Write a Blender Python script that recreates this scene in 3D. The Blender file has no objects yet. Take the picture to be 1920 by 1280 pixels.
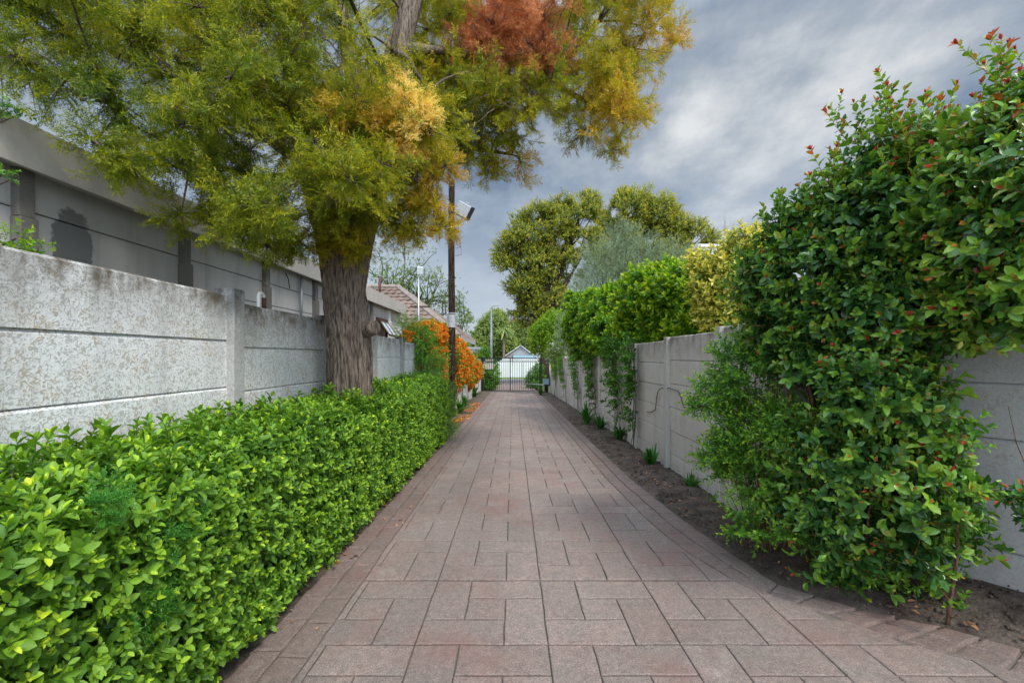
import bpy, math, random
import numpy as np
from mathutils import Vector, noise
rng = np.random.default_rng(7); random.seed(7)
S = bpy.context.scene
COL = S.collection
# ---------------------------------------------------------------- place: metres, camera at (0,0,1.3) looking along +y, the drive falls 2.7 %
F, CX, HY, CH, SL = 840.0, 962.0, 668.0, 1.3, 0.0274
def gz(y): return -SL * min(max(y, -3.0), 60.0)
def P(px, py, d): return np.array([(px - CX) * d / F, d, CH + (HY - py) * d / F])
R = math.radians
def U(a, b): return random.uniform(a, b)

# ---------------------------------------------------------------- tagging
def tag(o, label=None, cat=None, group=None, kind=None):
    if label: o['label'] = label
    if cat: o['category'] = cat
    if group: o['group'] = group
    if kind: o['kind'] = kind
    return o
def empty(name, loc, label, cat, group=None):
    o = bpy.data.objects.new(name, None); COL.objects.link(o)
    o.location = loc; o.empty_display_size = .2
    return tag(o, label, cat, group)
def link(name, me, mats, parent=None):
    o = bpy.data.objects.new(name, me); COL.objects.link(o)
    for m in (mats if isinstance(mats, (list, tuple)) else [mats]): me.materials.append(m)
    if parent is not None:
        o.parent = parent
        p = parent; off = Vector((0, 0, 0))
        while p is not None: off += p.location; p = p.parent
        o.location = -off          # meshes are written in world metres
    return o

# ---------------------------------------------------------------- mesh builders
class MB:
    def __init__(s): s.v = []; s.f = []; s.t = []; s.mi = []; s.cur = 0
    def add(s, vs, fs, t=0.0):
        b = len(s.v); s.v += [tuple(map(float, p)) for p in vs]; s.t += [t] * len(vs)
        s.f += [[i + b for i in q] for q in fs]; s.mi += [s.cur] * len(fs)
    def box(s, x0, x1, y0, y1, z0, z1, t=0.0):
        s.add([(x0,y0,z0),(x1,y0,z0),(x1,y1,z0),(x0,y1,z0),(x0,y0,z1),(x1,y0,z1),(x1,y1,z1),(x0,y1,z1)],
              [(0,3,2,1),(4,5,6,7),(0,1,5,4),(1,2,6,5),(2,3,7,6),(3,0,4,7)], t)
    def obox(s, c, ax, ay, az, t=0.0):      # centre and three half-axes
        c, ax, ay, az = map(np.array, (c, ax, ay, az)); vs = []
        for k in (-1, 1):
            for i, j in ((-1,-1),(1,-1),(1,1),(-1,1)): vs.append(c + i*ax + j*ay + k*az)
        s.add(vs, [(0,3,2,1),(4,5,6,7),(0,1,5,4),(1,2,6,5),(2,3,7,6),(3,0,4,7)], t)
    def tube(s, pts, rad, n=6, t=0.0, cap=True):
        pts = [np.array(p, float) for p in pts]; m = len(pts)
        if not isinstance(rad, (list, tuple, np.ndarray)): rad = [rad] * m
        b = len(s.v); up = np.array([.31, .17, .93]); vs = []
        for i in range(m):
            d = pts[min(i+1, m-1)] - pts[max(i-1, 0)]; d = d / (np.linalg.norm(d) + 1e-9)
            a = np.cross(d, up)
            if np.linalg.norm(a) < .05: a = np.cross(d, [1, 0, 0])
            a /= np.linalg.norm(a); c = np.cross(d, a)
            for k in range(n):
                w = 2 * math.pi * k / n; vs.append(pts[i] + rad[i] * (math.cos(w) * a + math.sin(w) * c))
        fs = [(i*n+k, i*n+(k+1) % n, (i+1)*n+(k+1) % n, (i+1)*n+k) for i in range(m-1) for k in range(n)]
        if cap: fs += [tuple(range(n))[::-1], tuple(range((m-1)*n, m*n))]
        s.add(vs, fs, t)
    def build(s, name, mats, parent=None, smooth=False, bevel=0.0, seg=2):
        me = bpy.data.meshes.new(name); me.from_pydata(s.v, [], s.f)
        if smooth: me.polygons.foreach_set('use_smooth', [True] * len(s.f))
        me.polygons.foreach_set('material_index', s.mi)
        a = me.attributes.new('tint', 'FLOAT', 'POINT'); a.data.foreach_set('value', s.t)
        me.update()
        o = link(name, me, mats, parent)
        if bevel > 0:
            md = o.modifiers.new('bevel', 'BEVEL'); md.width = bevel; md.segments = seg; md.limit_method = 'ANGLE'
        return o

def unit(a): return a / (np.linalg.norm(a, axis=-1, keepdims=True) + 1e-9)
def rsph(n): return unit(rng.normal(size=(n, 3)))

# templates: (verts, faces, tint)
def leafv(L, W, fold=.25, curl=.2, hi=True):
    if hi:
        v = []
        for (x, y) in ((0,0),(-.33,.2),(0,.2),(.33,.2),(-.5,.5),(0,.5),(.5,.5),(-.33,.82),(0,.82),(.33,.82),(0,1)):
            v.append((x*W, y*L, abs(x)*W*fold*2 - curl*L*y*y))
        f = [(0,2,1),(0,3,2),(1,2,5,4),(2,3,6,5),(4,5,8,7),(5,6,9,8),(7,8,10),(8,9,10)]
    else:
        v = [(0,0,0),(.5*W,.45*L,fold*W*.8-curl*L*.15),(0,L,-curl*L),(-.5*W,.45*L,fold*W*.8-curl*L*.15)]
        f = [(0,1,2),(0,2,3)]
    return np.array(v), f
class Tmp:
    def __init__(s): s.v = []; s.f = []; s.t = []; s.n = 0
    def put(s, lv, pos, az, el, tint, roll=0.0):
        v, f = lv
        d = np.array([math.cos(el)*math.cos(az), math.cos(el)*math.sin(az), math.sin(el)])
        z = np.array([0, 0, 1.0]); n = z - z.dot(d)*d
        if np.linalg.norm(n) < .05: n = np.array([-math.cos(az), -math.sin(az), 0.]) 
        n /= np.linalg.norm(n); x = np.cross(d, n)
        c, q = math.cos(roll), math.sin(roll); x, n = c*x + q*n, c*n - q*x
        s.v.append(np.array(pos) + v[:, :1]*x + v[:, 1:2]*d + v[:, 2:]*n)
        s.f += [tuple(i + s.n for i in q2) for q2 in f]; s.t += [tint]*len(v); s.n += len(v)
    def stem(s, pts, r, tint, n=3):
        m = MB(); m.tube(pts, r, n, cap=False)
        s.v.append(np.array(m.v)); s.f += [tuple(i + s.n for i in q) for q in m.f]; s.t += [tint]*len(m.v); s.n += len(m.v)
    def out(s): return np.concatenate(s.v), s.f, np.array(s.t)

def shoot_tmp(seed, n=8, stem=.08, L=.042, W=.022, el=(20, 55), tip=0, tip_t=.95, hi=True, lo_t=.2, hi_t=.7, opp=False, stem_t=.3, curl=.18, fold=.25):
    r = random.Random(seed); T = Tmp()
    bend = r.uniform(-.15, .15)
    pt = lambda u: (bend*stem*u*u, 0, stem*u)
    T.stem([pt(0), pt(.5), pt(1)], [.0016, .0012, .0008], stem_t)
    az = r.uniform(0, 6.28)
    for i in range(n):
        u = .12 + .88*i/(n-1); sz = r.uniform(.55, 1.2)*(1 - .25*u)
        az += 2.4 if not opp else (math.pi if i % 2 else math.pi/2) + r.uniform(-.2, .2)
        e = R(el[0] + (el[1]-el[0])*u + r.uniform(-14, 14))
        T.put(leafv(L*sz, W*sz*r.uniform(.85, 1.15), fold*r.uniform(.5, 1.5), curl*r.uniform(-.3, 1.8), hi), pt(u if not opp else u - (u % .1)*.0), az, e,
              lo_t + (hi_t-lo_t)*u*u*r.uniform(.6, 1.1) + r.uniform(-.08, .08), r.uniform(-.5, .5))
    for k in range(tip):
        T.put(leafv(L*r.uniform(.4, .65), W*r.uniform(.35, .55), .5, -.1, hi), pt(1), az + k*2.2, R(r.uniform(45, 78)), tip_t + r.uniform(-.05, .05))
    return T.out()

def spray_tmp(seed, Lf=.18, leafL=.033, w=.0062, side=6):
    """a feathery conifer spray: twig with side twigs, narrow needles on both sides"""
    r = random.Random(seed); T = Tmp()
    def twig(p0, d, L, nl, tb):
        d = np.array(d)/np.linalg.norm(d)
        p1 = np.array(p0) + d*L
        mid = (np.array(p0)+p1)/2 + np.array([r.uniform(-.04,.04), r.uniform(-.04,.04), 0])*L
        T.stem([p0, mid, p1], [.0013, .001, .0006], .55)
        az0 = r.uniform(0, 6.28)
        a = np.cross(d, [.2, .9, .3]); a /= np.linalg.norm(a); b = np.cross(d, a)
        for i in range(nl):
            u = .1 + .9*i/max(1, nl-1)
            w0 = az0 + i*math.pi + r.uniform(-.7, .7)
            q = d*r.uniform(.5, .9) + (math.cos(w0)*a + math.sin(w0)*b)
            q /= np.linalg.norm(q)
            ll = leafL*r.uniform(.7, 1.2)*(1-.3*u)
            T.put((np.array([(0,0,0),(w*.5,.4*ll,0),(0,ll,-.1*ll),(-w*.5,.4*ll,0)]), [(0,1,2,3)]), np.array(p0) + d*L*u,
                  math.atan2(q[1], q[0]), math.asin(max(-1, min(1, q[2]))), tb + .27*u + r.uniform(-.07, .07), r.uniform(-.8, .8))
    twig((0,0,0), (r.uniform(-.1,.1), r.uniform(-.1,.1), 1), Lf, 18, .34)
    for i in range(side):
        u = .12 + .72*i/side; s = 1 if i % 2 else -1
        twig((0,0,Lf*u), (s*r.uniform(.6, 1), r.uniform(-.45, .45), r.uniform(.6, 1.1)), Lf*(.55-.35*u)*r.uniform(.8, 1.3), 11, .36)
    return T.out()

def scatter(name, mat, parent, temps, pos, dirs, scl, shift, smooth=False):
    N = len(pos); pick = rng.integers(0, len(temps), N)
    d = unit(np.asarray(dirs, float)); a = rng.normal(size=(N, 3)); x = unit(np.cross(a, d)); y = np.cross(d, x)
    Rm = np.stack([x, y, d], axis=2)
    scl = np.broadcast_to(np.asarray(scl, float), (N,)); shift = np.broadcast_to(np.asarray(shift, float), (N,))
    Vs, Ls, Cs, Ts = [], [], [], []; base = 0
    for k, (v, f, t) in enumerate(temps):
        idx = np.nonzero(pick == k)[0]
        if not len(idx): continue
        W = np.einsum('nij,vj->nvi', Rm[idx], v)*scl[idx][:, None, None] + pos[idx][:, None, :]
        nv = len(v); flat = np.concatenate([np.array(q) for q in f]); cnt = np.array([len(q) for q in f])
        off = base + np.arange(len(idx))*nv
        Vs.append(W.reshape(-1, 3)); Ls.append((flat[None, :] + off[:, None]).ravel())
        Cs.append(np.tile(cnt, len(idx))); Ts.append((t[None, :] + shift[idx][:, None]).ravel()); base += nv*len(idx)
    V = np.concatenate(Vs); Lp = np.concatenate(Ls); C = np.concatenate(Cs); T = np.clip(np.concatenate(Ts), 0, 1)
    me = bpy.data.meshes.new(name)
    me.vertices.add(len(V)); me.vertices.foreach_set('co', V.astype(np.float32).ravel())
    me.loops.add(len(Lp)); me.loops.foreach_set('vertex_index', Lp.astype(np.int32))
    me.polygons.add(len(C)); me.polygons.foreach_set('loop_start', np.concatenate([[0], np.cumsum(C)[:-1]]).astype(np.int32))
    if smooth: me.polygons.foreach_set('use_smooth', np.ones(len(C), bool))
    me.update(calc_edges=True)
    at = me.attributes.new('tint', 'FLOAT', 'POINT'); at.data.foreach_set('value', T.astype(np.float32))
    return link(name, me, mat, parent)

# ---------------------------------------------------------------- materials
class NT:
    def __init__(s, name):
        s.m = bpy.data.materials.new(name); s.m.use_nodes = True; s.t = s.m.node_tree
        s.b = s.t.nodes['Principled BSDF']; s.out = s.t.nodes['Material Output']; s._tc = None
    def n(s, typ, **k):
        q = s.t.nodes.new(typ)
        for a, b in k.items(): setattr(q, a, b)
        return q
    def l(s, a, b): s.t.links.new(a, b)
    def coord(s, scale=(1,1,1), rot=(0,0,0), loc=(0,0,0)):
        if s._tc is None: s._tc = s.n('ShaderNodeNewGeometry')       # world metres
        mp = s.n('ShaderNodeMapping'); mp.inputs['Scale'].default_value = scale; mp.inputs['Rotation'].default_value = rot; mp.inputs['Location'].default_value = loc
        s.l(s._tc.outputs['Position'], mp.inputs['Vector']); return mp.outputs[0]
    def noise(s, sc, det=4, rough=.55, vec=None, dist=0.0):
        q = s.n('ShaderNodeTexNoise'); q.inputs['Scale'].default_value = sc; q.inputs['Detail'].default_value = det
        q.inputs['Roughness'].default_value = rough; q.inputs['Distortion'].default_value = dist
        s.l(vec if vec is not None else s.coord(), q.inputs['Vector']); return q.outputs['Fac']
    def ramp(s, fac, stops, interp='LINEAR'):
        q = s.n('ShaderNodeValToRGB'); q.color_ramp.interpolation = interp; e = q.color_ramp.elements
        while len(e) < len(stops): e.new(.5)
        for el, (p, c) in zip(e, stops):
            el.position = p; el.color = (*c, 1) if not isinstance(c, (int, float)) else (c, c, c, 1)
        s.l(fac, q.inputs['Fac']); return q.outputs['Color']
    def mix(s, fac, a, b, mode='MIX'):
        q = s.n('ShaderNodeMix', data_type='RGBA', blend_type=mode)
        for sock, v in ((q.inputs[0], fac), (q.inputs[6], a), (q.inputs[7], b)):
            if isinstance(v, (int, float)): sock.default_value = v
            elif isinstance(v, tuple): sock.default_value = (*v, 1)
            else: s.l(v, sock)
        return q.outputs[2]
    def math(s, op, a, b=0.0, c=None, clamp=False):
        q = s.n('ShaderNodeMath', operation=op, use_clamp=clamp)
        for i, v in enumerate((a, b) if c is None else (a, b, c)):
            if isinstance(v, (int, float)): q.inputs[i].default_value = v
            else: s.l(v, q.inputs[i])
        return q.outputs[0]
    def attr(s, nm): return s.n('ShaderNodeAttribute', attribute_name=nm).outputs['Fac']
    def bump(s, h, st=.4, d=.01):
        q = s.n('ShaderNodeBump'); q.inputs['Strength'].default_value = st; q.inputs['Distance'].default_value = d
        s.l(h, q.inputs['Height']); s.l(q.outputs[0], s.b.inputs['Normal'])
    def fin(s, col, rough=.8, spec=.3):
        if isinstance(col, tuple): s.b.inputs['Base Color'].default_value = (*col, 1)
        else: s.l(col, s.b.inputs['Base Color'])
        if isinstance(rough, (int, float)): s.b.inputs['Roughness'].default_value = rough
        else: s.l(rough, s.b.inputs['Roughness'])
        s.b.inputs['Specular IOR Level'].default_value = spec
        return s.m

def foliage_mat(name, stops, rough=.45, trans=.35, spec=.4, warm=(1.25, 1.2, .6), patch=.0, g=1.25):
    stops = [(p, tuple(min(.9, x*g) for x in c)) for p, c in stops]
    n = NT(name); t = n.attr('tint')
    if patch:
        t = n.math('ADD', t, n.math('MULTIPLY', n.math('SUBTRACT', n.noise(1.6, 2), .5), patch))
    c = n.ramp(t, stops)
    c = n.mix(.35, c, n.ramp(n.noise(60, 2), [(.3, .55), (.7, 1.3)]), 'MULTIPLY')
    n.fin(c, rough, spec)
    tr = n.n('ShaderNodeBsdfTranslucent'); n.l(n.mix(1.0, c, warm, 'MULTIPLY'), tr.inputs['Color'])
    ms = n.n('ShaderNodeMixShader'); ms.inputs[0].default_value = trans
    n.l(n.b.outputs[0], ms.inputs[1]); n.l(tr.outputs[0], ms.inputs[2]); n.l(ms.outputs[0], n.out.inputs['Surface'])
    return n.m
def plain(name, col, rough=.6, metal=0.0, var=.25, sc=8.0, spec=.4):
    n = NT(name); c = n.mix(var, col, n.ramp(n.noise(sc, 5), [(.25, .35), (.75, 1.5)]), 'MULTIPLY')
    n.b.inputs['Metallic'].default_value = metal
    return n.fin(c, rough, spec)
def bark(name, a, b, sc=1.0):
    n = NT(name); v = n.coord((60*sc, 60*sc, 8*sc)); h = n.noise(1.0, 6, .65, v, .6); h2 = n.noise(3.0, 4, .6, v)
    c = n.ramp(h, [(.40, a), (.5, b), (.66, tuple(x*1.45 for x in b))]); c = n.mix(.4, c, n.ramp(h2, [(.3, .4), (.7, 1.4)]), 'MULTIPLY')
    n.bump(h, .9, .03); return n.fin(c, .9, .15)
def concrete(name, base, stain, ochre=None, pit=0.5, grime=None, sc=1.0, bumpst=.5):
    """painted precast concrete: pitted face, rain stains, grime along the top edge (tint 1 = top of the wall)"""
    n = NT(name)
    big = n.noise(1.3*sc, 5, .6); mid = n.noise(9*sc, 5, .65); fine = n.noise(52*sc, 3, .55, dist=1.6)
    drip = n.noise(1.0, 4, .6, n.coord((9*sc, 9*sc, .9*sc)))
    c = n.mix(n.ramp(big, [(.35, 0.), (.75, .55)]), base, tuple(x*.78 for x in base))
    c = n.mix(n.math('MULTIPLY', n.ramp(fine, [(.50, 0.), (.57, 1.)]), pit), c, stain)
    if ochre: 
        f = n.math('MULTIPLY', n.ramp(mid, [(.5, 0.), (.68, 1.)]), n.ramp(fine, [(.42, 0.), (.6, 1.)])); c = n.mix(n.math('MULTIPLY', f, .75), c, ochre)
    c = n.mix(n.math('MULTIPLY', n.ramp(drip, [(.5, 0.), (.8, 1.)]), .5), c, tuple(x*.55 for x in base))
    if grime:
        g = n.math('MULTIPLY', n.math('POWER', n.attr('tint'), 2.2), n.ramp(n.math('ADD', mid, n.math('MULTIPLY', drip, .6)), [(.55, 0.), (1.0, 1.)]))
        c = n.mix(n.math('MULTIPLY', g, 1.3, clamp=True), c, grime)
    n.bump(n.math('ADD', fine, n.math('MULTIPLY', mid, .6)), bumpst, .006)
    return n.fin(c, .85, .2)

M = {}
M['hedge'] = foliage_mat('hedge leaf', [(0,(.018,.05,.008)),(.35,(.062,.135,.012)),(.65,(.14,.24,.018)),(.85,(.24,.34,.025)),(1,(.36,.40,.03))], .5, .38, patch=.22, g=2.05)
M['lilly'] = foliage_mat('glossy leaf with red tips', [(0,(.008,.03,.01)),(.35,(.034,.098,.017)),(.6,(.10,.19,.018)),(.78,(.17,.26,.025)),(.88,(.3,.1,.02)),(1,(.30,.045,.03))], .3, .24, .5, patch=.42, g=1.75)
M['priv'] = foliage_mat('light green shrub leaf', [(0,(.02,.05,.008)),(.4,(.055,.15,.016)),(.75,(.14,.28,.025)),(1,(.32,.42,.04))], .38, .32, patch=.2, g=1.65)
M['bright'] = foliage_mat('bright green leaf', [(0,(.02,.06,.005)),(.35,(.07,.18,.007)),(.7,(.19,.33,.012)),(1,(.42,.48,.035))], .38, .38, patch=.16, g=1.35)
M['gold'] = foliage_mat('gold edged leaf', [(0,(.05,.11,.012)),(.35,(.2,.25,.03)),(.7,(.52,.47,.07)),(1,(.68,.6,.2))], .45, .35, patch=.3, g=1.35)
M['olive'] = foliage_mat('olive leaf', [(0,(.05,.075,.04)),(.5,(.14,.18,.105)),(1,(.27,.31,.2))], .55, .28, warm=(1.1,1.1,.8), g=2.1)
M['camphor'] = foliage_mat('camphor leaf', [(0,(.02,.04,.006)),(.35,(.075,.095,.012)),(.7,(.185,.175,.018)),(1,(.29,.235,.027))], .5, .42, patch=.45, g=2.6)
M['far'] = foliage_mat('far tree leaf', [(0,(.03,.06,.015)),(.5,(.09,.14,.03)),(1,(.22,.24,.06))], .55, .3, g=1.9)
M['farpink'] = foliage_mat('dry pink brown leaf', [(0,(.12,.09,.06)),(.5,(.28,.19,.13)),(1,(.45,.34,.27))], .6, .3, warm=(1,1,1))
M['yew'] = foliage_mat('yellowwood needles', [(0,(.014,.04,.004)),(.3,(.052,.083,.006)),(.5,(.125,.142,.009)),(.66,(.2,.19,.012)),(.80,(.25,.175,.015)),(.9,(.31,.18,.025)),(1,(.42,.31,.11))], .5, .48, .3, warm=(1.3,1.15,.4), patch=.2, g=2.35)
M['deadyew'] = foliage_mat('dead orange needles', [(0,(.12,.04,.018)),(.5,(.27,.095,.035)),(1,(.42,.2,.08))], .6, .35, warm=(1.1,.9,.7), g=2.1)
M['strap'] = foliage_mat('strap leaf', [(0,(.01,.05,.008)),(.5,(.035,.14,.015)),(1,(.14,.28,.05))], .35, .25)
M['fern'] = foliage_mat('fern needle', [(0,(.015,.07,.008)),(.5,(.05,.2,.02)),(1,(.16,.4,.05))], .45, .35)
M['orange'] = foliage_mat('orange blossom', [(0,(.62,.15,.006)),(.5,(.85,.27,.012)),(1,(.9,.42,.04))], .5, .35, warm=(1,.8,.5))
M['white_bloom'] = foliage_mat('white blossom', [(0,(.5,.5,.45)),(1,(.85,.85,.8))], .5, .3, warm=(1,1,1))
M['litter'] = foliage_mat('dry leaf', [(0,(.05,.03,.02)),(.45,(.22,.1,.04)),(.8,(.42,.22,.1)),(1,(.4,.05,.02))], .7, .1, warm=(1,.8,.5))
M['bark'] = bark('fissured bark', (.075,.057,.045), (.21,.165,.13))
M['twig'] = bark('twig bark', (.07,.05,.04), (.2,.15,.11), 2)
M['twigred'] = bark('reddish stem', (.10,.05,.03), (.26,.14,.09), 2)
M['darkbark'] = bark('dark bark', (.02,.016,.012), (.075,.055,.04))
M['creosote'] = bark('weathered creosote pole', (.006,.005,.004), (.045,.027,.02), .6)
M['wall_near'] = concrete('pitted whitewashed concrete', (.75,.745,.725), (.33,.315,.29), (.45,.33,.18), .7, (.13,.11,.085))
M['post_near'] = concrete('weathered concrete post', (.48,.465,.44), (.24,.23,.22), None, .5, (.05,.047,.042))
M['wall_right'] = concrete('smooth grey concrete', (.62,.56,.485), (.47,.425,.37), (.35,.27,.2), .25, (.2,.17,.14), .7, .3)
M['post_right'] = concrete('pale concrete post', (.62,.575,.515), (.4,.37,.34), None, .25, (.25,.22,.19), .8, .3)
M['shed_wall'] = None
M['fascia'] = concrete('fibre cement fascia', (.50,.46,.415), (.33,.3,.27), None, .15, None, .5, .15)

def shed_wall():
    n = NT('painted grey panel'); big = n.noise(.9, 5); drip = n.noise(1.0, 4, .6, n.coord((6, 6, .7)))
    c = n.mix(n.ramp(big, [(.35, 0.), (.7, 1.)]), (.58,.555,.535), (.46,.44,.42)); c = n.mix(n.math('MULTIPLY', n.ramp(drip, [(.5, 0.), (.75, 1.)]), .4), c, (.2,.19,.18))
    # a damp grey patch on the panel nearest the camera
    v = n.n('ShaderNodeVectorMath', operation='DISTANCE'); n.l(n.coord((0, 1, .62)), v.inputs[0]); v.inputs[1].default_value = (0, 3.42, 1.33)
    d = n.math('ADD', v.outputs['Value'], n.math('MULTIPLY', n.math('SUBTRACT', n.noise(14, 4), .5), .10))
    c = n.mix(n.ramp(d, [(.155, .85), (.17, 0.)]), c, (.15,.148,.145))
    n.bump(n.noise(50, 4), .15, .004); return n.fin(c, .8, .25)
M['shed_wall'] = shed_wall()
M['shed_post'] = concrete('dirty concrete post', (.2,.185,.165), (.12,.11,.1), None, .4, None, 1, .4)
M['white_paint'] = plain('white painted wall', (.72,.72,.71), .7, 0, .15, 3)
M['white_metal'] = plain('white metal', (.75,.75,.74), .4, 0, .1)
M['galv'] = plain('galvanised steel', (.42,.44,.46), .45, .6, .25, 14)
M['grey_paint'] = plain('grey painted aluminium', (.42,.43,.44), .45, .2, .2, 12)
M['dark_metal'] = plain('dark green painted steel', (.018,.022,.022), .5, .3, .3, 10)
M['black'] = plain('black rubber', (.012,.012,.013), .5, 0, .2)
M['cream'] = plain('cream board', (.62,.58,.47), .6, 0, .15)
M['blue_box'] = plain('pale blue box', (.30,.47,.53), .5, 0, .15)
M['gable'] = plain('grey boards', (.36,.35,.35), .7, 0, .2, 5)
M['sky_blue'] = plain('pale blue awning', (.33,.5,.55), .6, 0, .1)
M['glass'] = plain('window glass', (.55,.6,.64), .08, 0, .1, 3, .8)
M['rust'] = plain('red brown pipe', (.1,.035,.025), .6, 0, .3, 20)
M['timber'] = plain('dark brown timber', (.07,.035,.02), .7, 0, .4, 20)
M['paper'] = plain('grey metal band with scraps of paper', (.42,.42,.42), .5, .1, .8, 24)
def tile_mat():
    n = NT('clay roof tile'); a = n.noise(1.5, 4); c = n.ramp(a, [(.3, (.15,.105,.085)), (.7, (.26,.185,.15))])
    c = n.mix(.5, c, n.ramp(n.noise(7, 3), [(.3, .5), (.7, 1.4)]), 'MULTIPLY'); return n.fin(c, .85, .2)
M['tile'] = tile_mat()
M['ridge'] = plain('ridge tile', (.24,.19,.16), .85, 0, .4, 6)
def soil_mat():
    n = NT('dark soil'); a = n.noise(5, 6, .65); b = n.noise(60, 5, .7)
    c = n.ramp(a, [(.3, (.065,.05,.04)), (.55, (.135,.104,.083)), (.75, (.21,.165,.13))]); c = n.mix(.6, c, n.ramp(b, [(.3, .4), (.7, 1.6)]), 'MULTIPLY')
    n.bump(n.math('ADD', a, b), 1.0, .02); return n.fin(c, .95, .1)
M['soil'] = soil_mat()
def paver(name, ca, cb, cg):
    n = NT(name); t = n.attr('tint'); big = n.noise(1.1, 5, .6); mid = n.noise(6, 5, .6); fine = n.noise(260, 3, .7); grit = n.noise(130, 2, .6); c0 = None
    c = n.mix(n.ramp(big, [(.35, 0.), (.65, 1.)]), ca, cb); c = n.mix(.5, c, n.ramp(n.noise(.8, 4, .6, n.coord((1.6, .5, 1), loc=(4, 4, 4))), [(.35, .72), (.65, 1.22)]), 'MULTIPLY')   # traffic-darkened lanes
    c = n.mix(n.math('MULTIPLY', n.ramp(mid, [(.42, 0.), (.72, 1.)]), .75), c, cg)
    c = n.mix(n.ramp(n.noise(2.3, 6, .7, n.coord(loc=(7, 3, 1))), [(.6, 0.), (.72, .45)]), c, (.33,.28,.25))   # worn pale scuffs
    c = n.mix(.45, c, n.ramp(grit, [(.3, .45), (.5, 1.), (.7, 1.6)]), 'MULTIPLY')
    c = n.mix(.55, c, n.ramp(fine, [(.32, .35), (.5, 1.), (.68, 1.8)]), 'MULTIPLY')
    c = n.mix(.45, c, n.ramp(n.noise(34, 4, .6), [(.3, .6), (.7, 1.4)]), 'MULTIPLY')
    c = n.mix(.5, c, n.ramp(t, [(0, .86), (1, 1.14)]), 'MULTIPLY')
    c = n.mix(n.math('MULTIPLY', n.ramp(n.noise(1.7, 5, .65, n.coord(loc=(2, 9, 4))), [(.54, 0.), (.7, 1.)]), .55), c, (.2,.098,.082))   # redder worn areas
    n.bump(n.math('ADD', n.math('MULTIPLY', mid, 1.2), n.math('ADD', fine, grit)), .45, .004)
    return n.fin(c, n.ramp(mid, [(.3, .6), (.7, .85)]), .3)
M['paver'] = paver('stamped concrete paving', (.215,.153,.128), (.218,.17,.147), (.182,.152,.132))
M['cobble'] = paver('stamped concrete border', (.18,.122,.104), (.185,.138,.118), (.168,.134,.115))
M['grout'] = plain('sandy joint', (.17,.145,.115), .95, 0, .6, 9, .1)
M['asphalt'] = plain('street asphalt', (.12,.115,.115), .9, 0, .3, 30, .2)
M['kerb'] = plain('concrete kerb', (.35,.34,.32), .85, 0, .2, 10)
M['grass'] = plain('verge grass', (.10,.17,.025), .9, 0, .5, 12, .1)
def ground_mat():
    n = NT('yard ground'); c = n.ramp(n.noise(.35, 6), [(.35, (.07,.06,.045)), (.6, (.075,.095,.03))]); n.bump(n.noise(8, 5), .6, .05); return n.fin(c, .95, .1)
M['ground'] = ground_mat()

# ================================================================= SETTING
m = MB()
ys = [-60, -3, 0, 10, 26, 40, 60, 120, 400]; xs = [-400, -60, -4, 4, 60, 400]
vs = [(x, y, gz(y) - .06) for y in ys for x in xs]; nx = len(xs)
m.add(vs, [(j*nx+i, j*nx+i+1, (j+1)*nx+i+1, (j+1)*nx+i) for j in range(len(ys)-1) for i in range(nx-1)])
tag(m.build('ground', M['ground']), kind='structure')

def wall_x(y): return 2.03 + .586*max(0., 3.46-y)
def bed(name, x0f, x1f, y0, y1, step, nxx):
    m = MB(); ny = int((y1-y0)/step); vs = []
    for j in range(ny+1):
        y = y0 + (y1-y0)*j/ny
        for i in range(nxx+1):
            u = i/nxx; x = x0f(y) + (x1f(y)-x0f(y))*u
            h = .018*noise.noise((x*3, y*3, 1)) + .016*noise.noise((x*11, y*11, 5)) + .009*noise.noise((x*31, y*31, 2))
            h *= min(1, u*5) if name.endswith('right') else 1
            vs.append((x, y, gz(y) + .002 + h + .03*math.sin(u*3.1416) + (.13*u*u*min(1, max(0, (3.6-y)/.8)) if name.endswith('right') else 0)))
    w = nxx+1
    m.add(vs, [(j*w+i, j*w+i+1, (j+1)*w+i+1, (j+1)*w+i) for j in range(ny) for i in range(nxx)])
    return tag(m.build(name, M['soil'], smooth=True), kind='structure')

# driveway edges (x as a function of distance y)
def lerp_tab(tab):
    ys_, xs_ = zip(*tab); return lambda y: float(np.interp(y, ys_, xs_))
outer_r = lerp_tab([(2.70,1.59),(2.91,1.56),(3.84,1.455),(5.2,1.385),(7,1.38),(60,1.38)])
inner_r = lerp_tab([(2.55,1.43),(2.76,1.34),(2.96,1.30),(3.2,1.22),(3.8,1.15),(5.2,1.10),(60,1.10)])
OUT_L, IN_L = -1.20, -.915
FL_O = [(1.59,2.70),(1.87,2.42),(2.16,2.25),(2.36,2.07),(2.9,1.75),(3.6,1.45)]     # the flare to the right near the camera: outer edge
FL_I = [(1.43,2.55),(1.67,2.365),(1.85,2.135),(2.10,1.92),(2.6,1.6),(3.3,1.3)]
def inner_all(y): return inner_r(y) if y >= 2.55 else float(np.interp(-y, [-p[1] for p in FL_I], [p[0] for p in FL_I]))
def bed_right_edge(y):
    if y >= 2.7: return outer_r(y)
    return float(np.interp(-y, [-p[1] for p in FL_O], [p[0] for p in FL_O]))
bed('soil_bed_right', lambda y: bed_right_edge(y)-.04, lambda y: max(wall_x(y)+.03, bed_right_edge(y)+.1), 1.0, 25.6, .045, 22)
bed('soil_bed_left', lambda y: -1.86, lambda y: -1.18, .2, 25.6, .06, 12)

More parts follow.
